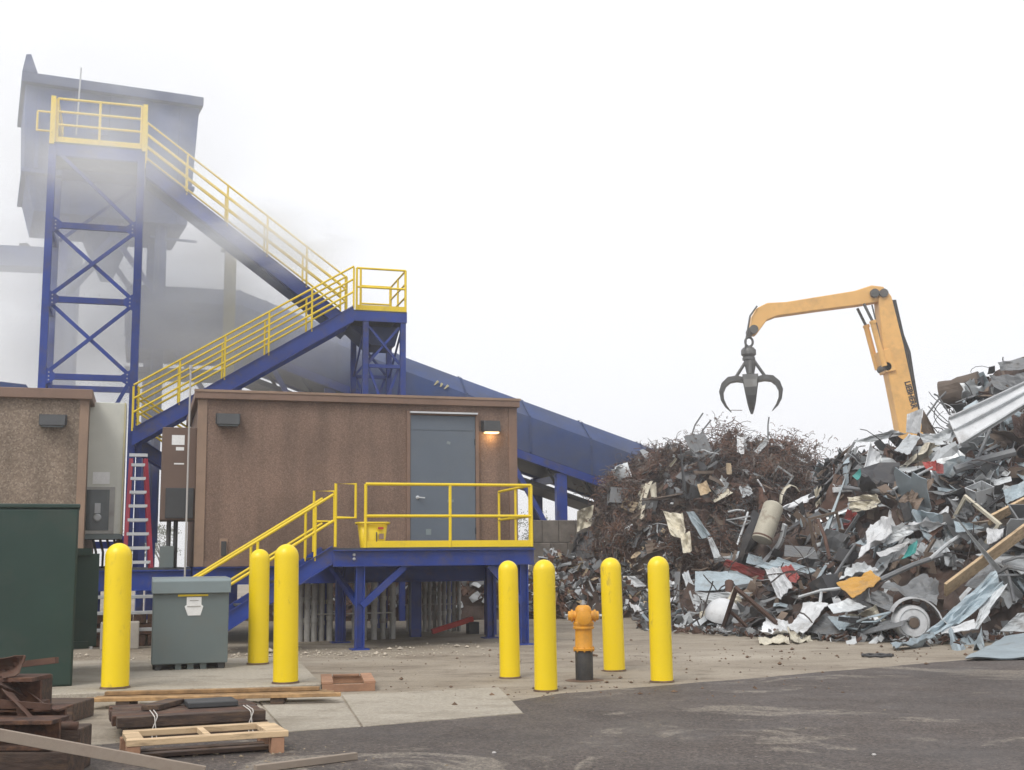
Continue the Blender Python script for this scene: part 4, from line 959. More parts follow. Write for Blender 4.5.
# stack of dark slabs tied with straps
d0, d1 = gnd(122, 742), gnd(268, 733)
ang = math.atan2((d1-d0).y, (d1-d0).x); Ld = (d1-d0).length
bdk = thing('slab_bearer', 'dark bottom timber slab under the brown slab in the foreground stack', 'slab', d0, ang)
for j in range(6):
    MB().box((0.04, 0.02+j*0.16, 0.0), (Ld, 0.17+j*0.16, 0.105)).build('plank', M['wood_dark'], bdk, bevel=0.006)
ds = thing('timber_slab', 'reddish brown timber slab on top of the strapped foreground stack', 'slab', d0 + Vector((0,0,0.11)), ang)
for j in range(6):
    MB().box((-0.06+rnd.uniform(-.02,.02), -0.02+j*0.165, 0.0), (Ld-0.03+rnd.uniform(-.02,.02), 0.14+j*0.165, 0.085)).build('plank', M['rust'] if j % 2 else M['wood_dark'], ds, bevel=0.006)
t_ = thing('grey_plate', 'dark grey steel plate lying on the brown timber slab', 'plate', d0 + Vector((0,0,0.198)), ang)
MB().box((Ld*0.47, 0.35, 0), (Ld*0.83, 0.7, 0.05)).build('plate_body', M['dark'], t_, bevel=0.01)
t_ = thing('loose_board', 'short brown board lying askew on the timber slab', 'board', d0 + Vector((0,0,0.198)), ang)
MB().bar((Ld*0.2, 0.35, 0.025), (Ld*0.42, 0.75, 0.03), 0.16, 0.045).build('board_body', M['wood_dark'], t_, bevel=0.005)
for x, nm in ((0.2, 'left'), (0.86, 'right')):
    t_ = thing('binding_strap', 'pale strap binding the %s end of the dark slab stack' % nm, 'strap', d0, ang)
    MB().tube([(Ld*x, 0.3, 0.208), (Ld*x, -0.02, 0.208), (Ld*x+0.01, -0.05, 0.19), (Ld*x+0.02, -0.055, 0.1), (Ld*x+0.03, -0.07, 0.01)], 0.0045, 6).build('strap_strand', M['twine'], t_, True)
    MB().tube([(Ld*x+.03, 0.3, 0.208), (Ld*x+.03, -0.02, 0.208), (Ld*x+0.03, -0.05, 0.19), (Ld*x-0.005, -0.055, 0.1), (Ld*x-0.01, -0.08, 0.01)], 0.0045, 6).build('strap_strand', M['twine'], t_, True)
# long lumber lengths on two bearers
e0, e1 = gnd(86, 709, 0.0), gnd(341, 703, 0.0)
ang = math.atan2((e1-e0).y, (e1-e0).x); Le = (e1-e0).length
for k, x in enumerate((0.12, 0.72)):
    t_ = thing('bearer_block', 'dark bearer block under the %s end of the long boards' % ('left' if k == 0 else 'right'), 'block', e0, ang)
    MB().box((Le*x, -0.1, 0), (Le*x+0.14, 0.35, 0.075)).build('block_body', M['wood_dark'], t_, bevel=0.008)
lbls = ['long tan board at the front of the stacked lumber lengths', 'long tan board second from the front of the lumber lengths', 'long tan board at the back of the stacked lumber lengths', 'upper tan board lying on top of the lumber lengths']
for i, (y, z, a_, b_) in enumerate(((-0.05, 0.095, 0.0, 1.0), (0.09, 0.095, 0.03, 0.97), (0.24, 0.095, 0.05, 0.94), (0.16, 0.135, 0.06, 0.91))):
    t_ = thing('lumber_board', lbls[i], 'board', e0, ang, 'long lumber boards')
    MB().bar((Le*a_, y, z), (Le*b_, y+rnd.uniform(-.02,.05), z), 0.11, 0.036).build('board_body', M['wood_tan'], t_, bevel=0.004)
# little reddish pallet
r0, r1 = gnd(322, 692), gnd(375, 690.5)
ang = math.atan2((r1-r0).y, (r1-r0).x); Lr = (r1-r0).length
rp = thing('small_pallet', 'small reddish wooden pallet frame at the corner of the pad', 'pallet', r0, ang)
for y in (0, 0.95): board(rp, (0, y, 0.04), (Lr, y, 0.04), 0.08, 0.08, M['wood_red'], 'stringer')
for x in (0.06, Lr-0.06): board(rp, (x, -0.03, 0.096), (x, 0.98, 0.096), 0.13, 0.03, M['wood_red'])
board(rp, (0.14, 0.93, 0.094), (Lr-0.14, 0.93, 0.094), 0.1, 0.025, M['wood_red'])
# rusted steel stack bottom left
def rusty(label, px0, px1, y0, dep, z0, z1, form='beam'):
    a = at(px0, 720, y0); b = at(px1, 720, y0)
    t_ = thing('rusty_beam', label, 'beam', (a.x, y0, 0), 0, 'rusty beams at the bottom left')
    L_ = b.x - a.x
    if form == 'beam':
        w_ = z1 - z0; f_ = w_*0.14
        MB().box((0, 0, z0), (L_, dep, z0+f_)).box((0, 0, z1-f_), (L_, dep, z1)).box((0, dep*0.44, z0+f_), (L_, dep*0.56, z1-f_)).build('beam_body', M['rust'], t_, bevel=0.004)
    else:
        MB().box((0, 0, z0), (L_, dep, z1)).build('beam_body', M['wood_dark'], t_, bevel=0.012)
    t_.rotation_euler = (0, 0, rnd.uniform(-.06, .06))
rusty('lowest dark timber of the rusty stack at the bottom left corner', -120, 72, 8.3, 0.3, 0.0, 0.22, 'timber')
rusty('rusty beam stacked above the lowest timber, bottom left corner', -130, 56, 8.32, 0.28, 0.225, 0.42)
rusty('dark timber sticking out behind the rusty stack, bottom left', -60, 78, 8.7, 0.3, 0.0, 0.3, 'timber')
rusty('rusty beam in the middle of the stack at the left edge', -140, 58, 8.72, 0.3, 0.305, 0.44)
rusty('short rusty beam lying on top of the stack at the left edge', -120, 33, 8.75, 0.32, 0.445, 0.66)
rusty('upper dark timber at the back of the rusty stack', -150, 36, 9.15, 0.3, 0.0, 0.62, 'timber')
rusty('dark timber block lying behind the rusty stack near the pad', 8, 74, 11.5, 0.5, 0.0, 0.17, 'timber')
a, b = at(-70, 722, 8.0), at(205, 772, 8.25)
t_ = thing('leaning_board', 'long weathered grey board slanting across the bottom left corner', 'board', (a.x, a.y, 0))
o_ = Vector((a.x, a.y, 0))
MB().bar(a - o_, b - o_, 0.035, 0.075).build('board_body', M['wood_grey'], t_, bevel=0.004)
a, b = gnd(255, 774), gnd(356, 760)
t_ = thing('fallen_stick', 'grey weathered stick lying on the asphalt before the pallet', 'board', (a.x, a.y, 0))
o_ = Vector((a.x, a.y, 0)); MB().bar(a - o_ + Vector((0,0,.035)), b - o_ + Vector((0,0,.03)), 0.05, 0.05).build('board_body', M['wood_grey'], t_, bevel=0.004)
for px, py in ((494, 754), (874, 756)):
    q = gnd(px, py); t_ = thing('crumpled_cup', 'tiny white crumpled scrap on the asphalt, %s one' % ('left' if px < 600 else 'right'), 'litter', q)
    MB().lathe([(0.016, 0.004), (0.019, 0.011), (0.011, 0.018)], (0,0,0), 5).build('cup', M['pvc'], t_)
# ------------------------------------------------------------------ scrap heaps
def lerp_tab(tab, x):
    if x <= tab[0][0]: return tab[0][1]
    for (a, b) in zip(tab[:-1], tab[1:]):
        if x <= b[0]: return a[1] + (b[1]-a[1])*(x-a[0])/(b[0]-a[0])
    return tab[-1][1]
LC, LRX, LRY, LH = (6.15, 35.3), 4.75, 4.6, 4.3
RIDGE = [(2.6, 0.0), (3.6, 0.5), (5.0, 1.3), (6.4, 1.9), (7.5, 2.6), (7.9, 3.7), (9.2, 4.05), (10.2, 4.3), (11.2, 5.1), (12.0, 5.6), (16.0, 6.3), (24, 4.5), (28, 0)]
TOE = [(2.6, 25.5), (3.6, 24.3), (5.0, 22.4), (6.6, 21.0), (8.8, 21.0), (12.0, 20.8), (28, 21.0)]
def hL(x, y):
    r2 = ((x-LC[0])/LRX)**2 + ((y-LC[1])/LRY)**2
    return LH*max(0.0, 1-r2*r2) if r2 < 1 else 0.0
def hR(x, y):
    rg = lerp_tab(RIDGE, x); t0 = lerp_tab(TOE, x); yr = 28.0
    if y < t0 or y > 35 or rg <= 0: return 0.0
    if y < yr: k = ((y-t0)/(yr-t0))**0.8
    else: k = max(0.0, 1-((y-yr)/7.0)**2)
    return rg*k
def hh(x, y):
    h = max(hL(x, y), hR(x, y))
    if h > 0: h += min(h, 1.0)*((0.7*mnoise.noise(Vector((x*1.15, y*1.15, 21.0))) if hL(x, y) > hR(x, y) else 0.0) + 0.5*mnoise.noise(Vector((x*0.55, y*0.55, 11.0))) + 0.35*mnoise.noise(Vector((x*0.9, y*0.9, 3.0))) + 0.2*mnoise.noise(Vector((x*2.3, y*2.3, 7.0))))
    return max(h, 0.0)
def nrm(x, y):
    e = 0.25
    return Vector((-(hh(x+e, y)-hh(x-e, y))/(2*e), -(hh(x, y+e)-hh(x, y-e))/(2*e), 1.0)).normalized()
def pile(px, py, y0=19.0, y1=42.0):
    """where the view ray first meets a heap (or the ground)"""
    d = ray(px, py); y = y0
    while y < y1:
        p = CAMP + d*(y/d.y)
        if p.z <= hh(p.x, p.y): return p
        y += 0.04
    return None

def scrapmat(name, col, rough=0.5, metal=0.0, rust=0.35, var=0.15, rv=0.25):
    return mat(name, col, rough, metal, var=var, vscale=2.5, dirt=(0.10, 0.06, 0.04) if rust > 0.3 else (0.14, 0.12, 0.10), damt=0.35+rust, dscale=2.4, dlow=0.52, dhigh=0.70, obj_rand=rv, bump=0.15, bscale=14)
SM = {
 'white': scrapmat('scrap_white_paint', (0.58, 0.59, 0.60), 0.45, 0, 0.2),
 'pale grey': scrapmat('scrap_pale_grey', (0.47, 0.49, 0.50), 0.45, 0.15, 0.25),
 'blue-grey': scrapmat('scrap_blue_grey', (0.29, 0.345, 0.375), 0.45, 0.1, 0.25),
 'galvanised': scrapmat('scrap_galvanised', (0.42, 0.44, 0.45), 0.4, 0.5, 0.25),
 'dark grey': scrapmat('scrap_dark_grey', (0.145, 0.15, 0.155), 0.55, 0.1, 0.3),
 'black': scrapmat('scrap_black', (0.035, 0.035, 0.038), 0.6, 0, 0.25),
 'rusty': scrapmat('scrap_rust', (0.095, 0.048, 0.032), 0.85, 0, 0.1, 0.3, 0.35),
 'brown': scrapmat('scrap_brown', (0.13, 0.095, 0.07), 0.8, 0, 0.3, 0.3, 0.3),
 'tan': scrapmat('scrap_tan', (0.40, 0.31, 0.20), 0.75, 0, 0.25),
 'red': scrapmat('scrap_red', (0.25, 0.035, 0.028), 0.5, 0, 0.3),
 'teal': scrapmat('scrap_teal', (0.04, 0.24, 0.22), 0.5, 0, 0.1),
 'orange': scrapmat('scrap_orange', (0.58, 0.30, 0.04), 0.5, 0, 0.25),
 'cream': scrapmat('scrap_cream', (0.52, 0.48, 0.38), 0.6, 0, 0.35),
}
M['wire'] = mat('rusty_tangled_wire', (0.105, 0.070, 0.056), 0.9, var=0.6, vscale=1.6, dirt=(0.17, 0.068, 0.034), damt=0.8, dscale=1.3)
M['wire_red'] = mat('red_rust_turnings', (0.15, 0.078, 0.05), 0.9, var=0.5, vscale=1.3, dirt=(0.07, 0.05, 0.045), damt=0.7, dscale=1.2)
M['wire_grey'] = mat('grey_turnings', (0.15, 0.125, 0.11), 0.85, var=0.4, vscale=1.5)
M['wire_dark'] = mat('dark_tangled_wire', (0.055, 0.044, 0.041), 0.9, var=0.4, vscale=1.5)
M['mound'] = mat('packed_rusty_scrap', (0.062, 0.042, 0.034), 0.95, var=0.5, vscale=3, dirt=(0.09, 0.045, 0.028), damt=0.7, dscale=2.0, bump=0.8, bscale=9)

# the packed body of the heaps
def mound(name, x0, x1, y0, y1, f, st, label):
    nx, ny = int((x1-x0)/st), int((y1-y0)/st); mb = MB(); vs, fs = [], []
    for j in range(ny+1):
        for i in range(nx+1):
            x, y = x0+i*st, y0+j*st; h = f(x, y)
            if h > 0.02: h = max(0.0, h - 0.15 + 0.22*mnoise.noise(Vector((x*3.1, y*3.1, 1))) + 0.13*mnoise.noise(Vector((x*7, y*7, 5))))
            vs.append((x + 0.1*mnoise.noise(Vector((x*5, y*5, 9))), y, h - 0.03))
    for j in range(ny):
        for i in range(nx):
            a = j*(nx+1)+i
            q = (a, a+1, a+nx+2, a+nx+1)
            if max(vs[k][2] for k in q) > -0.02: fs.append(q)
    mb.add(vs, fs); o = mb.build(name, M['mound'], fix=False)
    return tag(o, label, 'scrap', kind='stuff')
mound('rusty_scrap_heap', 0.5, 11.5, 30.2, 40.4, lambda x, y: hh(x, y) if hL(x, y) > hR(x, y) else 0.0, 0.16, 'packed rusty core of the brown scrap heap')
mound('mixed_scrap_heap', 2.6, 24, 20.5, 35.5, lambda x, y: hh(x, y) if hR(x, y) >= hL(x, y) else 0.0, 0.18, 'packed core of the mixed sheet metal heap')

# ---- shared scrap shapes
def fold_sheet(rr, w, l, nx, ny, folds, crumple, thick=0.012):
    pts = [[Vector(((i/nx-0.5)*w, (j/ny-0.5)*l, 0)) for i in range(nx+1)] for j in range(ny+1)]
    # ragged outline
    for j in range(ny+1):
        for i in range(nx+1):
            if i in (0, nx) or j in (0, ny):
                pts[j][i] += Vector((rr.uniform(-.07,.07)*w, rr.uniform(-.06,.06)*l, 0))*(1.0 if rr.random() < 0.5 else 0.25)
    uv = [[p.copy() for p in row] for row in pts]
    for _ in range(folds):
        a = rr.uniform(0, math.pi); n = Vector((math.cos(a), math.sin(a), 0)); c = rr.uniform(-0.3, 0.3)*min(w, l)
        tot = rr.choice((-1, 1))*R(rr.uniform(25, 105)); steps = rr.choice((1, 1, 3, 5)); wid = 0.0 if steps == 1 else rr.uniform(0.1, 0.35)*min(w, l)
        for s in range(steps):
            cc = c + (wid*s/steps); ang = tot/steps
            # fold axis from flat coords: fit a rigid frame near the line
            base = None
            for j in range(ny+1):
                for i in range(nx+1):
                    d = uv[j][i].dot(n) - cc
                    if base is None or abs(d) < base[0]: base = (abs(d), i, j)
            _, bi, bj = base
            i2, j2 = min(bi+1, nx), min(bj+1, ny); i1, j1 = i2-1, j2-1
            eu = (pts[j1][i2]-pts[j1][i1]); ev = (pts[j2][i1]-pts[j1][i1])
            fu = (uv[j1][i2]-uv[j1][i1]); fv = (uv[j2][i1]-uv[j1][i1])
            t = Vector((-n.y, n.x, 0)); det = fu.x*fv.y-fu.y*fv.x
            if abs(det) < 1e-6: continue
            ka = (t.x*fv.y-t.y*fv.x)/det; kb = (fu.x*t.y-fu.y*t.x)/det
            ax = (eu*ka+ev*kb)
            if ax.length < 1e-5: continue
            rot = Matrix.Rotation(ang, 3, ax.normalized()); o = pts[bj][bi].copy()
            for j in range(ny+1):
                for i in range(nx+1):
                    if uv[j][i].dot(n) > cc: pts[j][i] = o + rot @ (pts[j][i]-o)
    sd = rr.uniform(0, 100)
    bm = bmesh.new(); vv = []
    for j in range(ny+1):
        for i in range(nx+1):
            q = uv[j][i]*(2.2/max(w, l))
            pts[j][i] += Vector((mnoise.noise(q*2+Vector((sd,0,0))), mnoise.noise(q*2+Vector((0,sd,0))), mnoise.noise(q*2+Vector((0,0,sd)))))*crumple*min(w, l)
            pts[j][i] += Vector((rr.uniform(-1,1), rr.uniform(-1,1), rr.uniform(-1,1)))*crumple*0.12*min(w, l)
    cen = sum((p for row in pts for p in row), Vector())/((nx+1)*(ny+1))
    for row in pts: vv.append([bm.verts.new(p-cen) for p in row])
    for j in range(ny):
        for i in range(nx): bm.faces.new((vv[j][i], vv[j][i+1], vv[j+1][i+1], vv[j+1][i]))
    bmesh.ops.recalc_face_normals(bm, faces=bm.faces[:])
    bmesh.ops.solidify(bm, geom=bm.faces[:], thickness=thick)
    me = bpy.data.meshes.new('scrap_sheet'); bm.to_mesh(me); bm.free(); return me
rr = random.Random(21)
SH = {}
SH['crumpled sheet'] = [fold_sheet(rr, rr.uniform(0.6, 0.9), rr.uniform(0.8, 1.2), 8, 9, rr.randint(2, 4), 0.12) for _ in range(16)]
SH['bent panel'] = [fold_sheet(rr, rr.uniform(0.5, 0.8), rr.uniform(1.0, 1.5), 6, 9, rr.randint(1, 2), 0.03) for _ in range(12)]
SH['twisted strip'] = [fold_sheet(rr, rr.uniform(0.12, 0.24), rr.uniform(1.1, 1.8), 3, 14, rr.randint(2, 4), 0.15) for _ in range(10)]
def profile_mesh(prof, L_, bends, name):
    mb = MB(); n = len(prof); vs = []; fs = []; K = 9
    for i in range(K):
        f = i/(K-1)-0.5; off = bends(f)
        for a, b in prof: vs.append((a+off[0], f*L_, b+off[1]))
    for i in range(K-1):
        for k in range(n): fs.append((i*n+k, i*n+(k+1) % n, (i+1)*n+(k+1) % n, (i+1)*n+k))
    fs.append(tuple(range(n))); fs.append(tuple((K-1)*n+k for k in range(n)))
    mb.add(vs, fs); return mb.mesh(name)
def bender(rr):
    k1, k2, c = rr.uniform(-.5, .5), rr.uniform(-.4, .4), rr.uniform(-.2, .2)
    return lambda f: (k1*abs(f-c)**1.5, k2*abs(f-c)**1.3)
angle = [(0,0),(0.09,0),(0.09,0.012),(0.012,0.012),(0.012,0.09),(0,0.09)]
chan = [(0,0),(0.16,0),(0.16,0.06),(0.148,0.06),(0.148,0.012),(0.012,0.012),(0.012,0.06),(0,0.06)]
flat = [(0,0),(0.1,0),(0.1,0.014),(0,0.014)]
tub_ = [(0,0),(0.08,0),(0.08,0.08),(0,0.08)]
ibm = [(0,0),(0.14,0),(0.14,0.015),(0.077,0.015),(0.077,0.165),(0.14,0.165),(0.14,0.18),(0,0.18),(0,0.165),(0.063,0.165),(0.063,0.015),(0,0.015)]
SH['bent bar'] = [profile_mesh(p_, rr.uniform(1.0, 1.8), bender(rr), 'scrap_bar') for p_ in (angle, chan, flat, tub_, ibm, angle, chan, tub_)]
def pipe_mesh(rr):
    L_ = rr.uniform(0.8, 1.6); r = rr.uniform(0.03, 0.09); b = bender(rr)
    return MB().tube([(b(f)[0], f*L_, b(f)[1]) for f in [i/8-0.5 for i in range(9)]], [r*rr.uniform(.85, 1.1) for _ in range(9)], 10).mesh('scrap_pipe', smooth=True)
SH['old pipe'] = [pipe_mesh(rr) for _ in range(7)]
def drum_mesh(rr):
    r, L_ = rr.uniform(0.2, 0.3), rr.uniform(0.5, 0.8); vs, fs = [], []; n, K = 20, 8; sd = rr.uniform(0, 50)
    prof = [(0.001, 0), (r, 0)] + [(r*(1.04 if i % 3 == 0 else 1), L_*i/6) for i in range(7)] + [(0.001, L_)]
    for R_, z in prof:
        for k in range(n):
            t = 2*math.pi*k/n; p = Vector((R_*math.cos(t), R_*math.sin(t), z))
            d = 1 - 0.35*max(0, mnoise.noise(p*3+Vector((sd,0,0))))*(1 if R_ > 0.1 else 0)
            vs.append((p.x*d, p.y*d, p.z))
    for i in range(len(prof)-1):
        for k in range(n): fs.append((i*n+k, i*n+(k+1) % n, (i+1)*n+(k+1) % n, (i+1)*n+k))
    return MB().add(vs, fs).mesh('scrap_drum', Vector((0,0,L_/2)))
SH['dented drum'] = [drum_mesh(rr) for _ in range(5)]
def box_mesh(rr):
    w, d, h = rr.uniform(.4, .7), rr.uniform(.4, .6), rr.uniform(.4, .9); t = 0.02
    mb = MB().box((-w/2, -d/2, -h/2), (w/2, d/2, -h/2+t)).box((-w/2, -d/2, -h/2+t), (-w/2+t, d/2, h/2)).box((w/2-t, -d/2, -h/2+t), (w/2, d/2, h/2)).box((-w/2+t, d/2-t, -h/2+t), (w/2-t, d/2, h/2)).box((-w/2+t, -d/2, h/2-t*6), (w/2-t, -d/2+t, h/2))
    sd = rr.uniform(0, 50)
    for v in mb.v:
        v += Vector((mnoise.noise(v*2+Vector((sd,0,0))), mnoise.noise(v*2+Vector((0,sd,0))), mnoise.noise(v*2+Vector((0,0,sd)))))*0.14
    return mb.mesh('scrap_casing')
SH['crushed casing'] = [box_mesh(rr) for _ in range(6)]
def frame_mesh(rr):
    w, h = rr.uniform(.5, .8), rr.uniform(.7, 1.1); t = 0.045
    mb = MB().box((-w/2, -t/2, -h/2), (-w/2+t, t/2, h/2)).box((w/2-t, -t/2, -h/2), (w/2, t/2, h/2)).box((-w/2+t, -t/2, -h/2), (w/2-t, t/2, -h/2+t)).box((-w/2+t, -t/2, h/2-t), (w/2-t, t/2, h/2)).box((-w/2+t, -t/3, -t/2), (w/2-t, t/3, t/2))
    k = rr.uniform(-.5, .5)
    for v in mb.v: v.y += k*v.x*v.z
    return mb.mesh('scrap_frame')
SH['buckled frame'] = [frame_mesh(rr) for _ in range(5)]
def ribbed_mesh(rr):
    n = 13; L_ = rr.uniform(1.0, 1.7); prof_t = [((i-6)*0.055, 0.03*(1 if i % 4 in (1, 2) else 0)) for i in range(n)]
    prof = prof_t + [(x, z-0.012) for x, z in reversed(prof_t)]
    return profile_mesh(prof, L_, bender(rr), 'scrap_ribbed')
SH['ribbed panel'] = [ribbed_mesh(rr) for _ in range(5)]
NAME = {'crumpled sheet': 'crumpled_sheet_metal', 'bent panel': 'bent_sheet_metal', 'twisted strip': 'torn_metal_ribbon', 'bent bar': 'scrap_iron', 'old pipe': 'scrap_pipe', 'dented drum': 'scrap_drum', 'crushed casing': 'crushed_machine', 'buckled frame': 'buckled_metal_scrap', 'ribbed panel': 'corrugated_sheet_metal'}
CATS = {'crumpled sheet': 'metal sheet', 'bent panel': 'metal panel', 'twisted strip': 'metal strip', 'bent bar': 'metal bar', 'old pipe': 'pipe', 'dented drum': 'drum', 'crushed casing': 'casing', 'buckled frame': 'metal frame', 'ribbed panel': 'metal panel'}
def piece(shape, color, p, rot, scale, label, group=None, mesh=None):
    me = mesh or rr.choice(SH[shape])
    if not me.materials: me.materials.append(SM[color])
    o = bpy.data.objects.new(NAME.get(shape, shape), me); COL.objects.link(o)
    o.location = p; o.rotation_euler = rot; o.scale = (scale,)*3 if not isinstance(scale, tuple) else scale
    o.material_slots[0].link = 'OBJECT'; o.material_slots[0].material = SM[color]
    return tag(o, label, CATS.get(shape, 'scrap'), group)
def zone(px, py):
    if px < 690: return 'on the left half of the brown scrap heap' if px < 640 else 'below the middle of the brown scrap heap'
    if py < 470: return 'near the top of the right-hand scrap heap' if px > 845 else 'near the top of the brown scrap heap'
    if px < 850: return 'at the foot where the two heaps meet' if py > 560 else 'on the slope where the two heaps meet'
    return 'on the lower slope of the right-hand heap' if py > 550 else 'on the middle slope of the right-hand heap'
WR = [('white', 10), ('pale grey', 16), ('blue-grey', 13), ('galvanised', 14), ('dark grey', 24), ('black', 12), ('rusty', 10), ('brown', 10), ('tan', 2), ('cream', 3), ('red', 0.5)]
WL = [('white', 2), ('pale grey', 3), ('galvanised', 6), ('dark grey', 22), ('black', 12), ('rusty', 28), ('brown', 24), ('cream', 2), ('tan', 3)]
SW = [('crumpled sheet', 20), ('bent panel', 24), ('twisted strip', 18), ('bent bar', 24), ('old pipe', 7), ('dented drum', 1), ('crushed casing', 6), ('buckled frame', 5), ('ribbed panel', 6)]
def pick(r, tab):
    t = r.uniform(0, sum(w for _, w in tab))
    for k, w in tab:
        t -= w
        if t <= 0: return k
    return tab[-1][0]

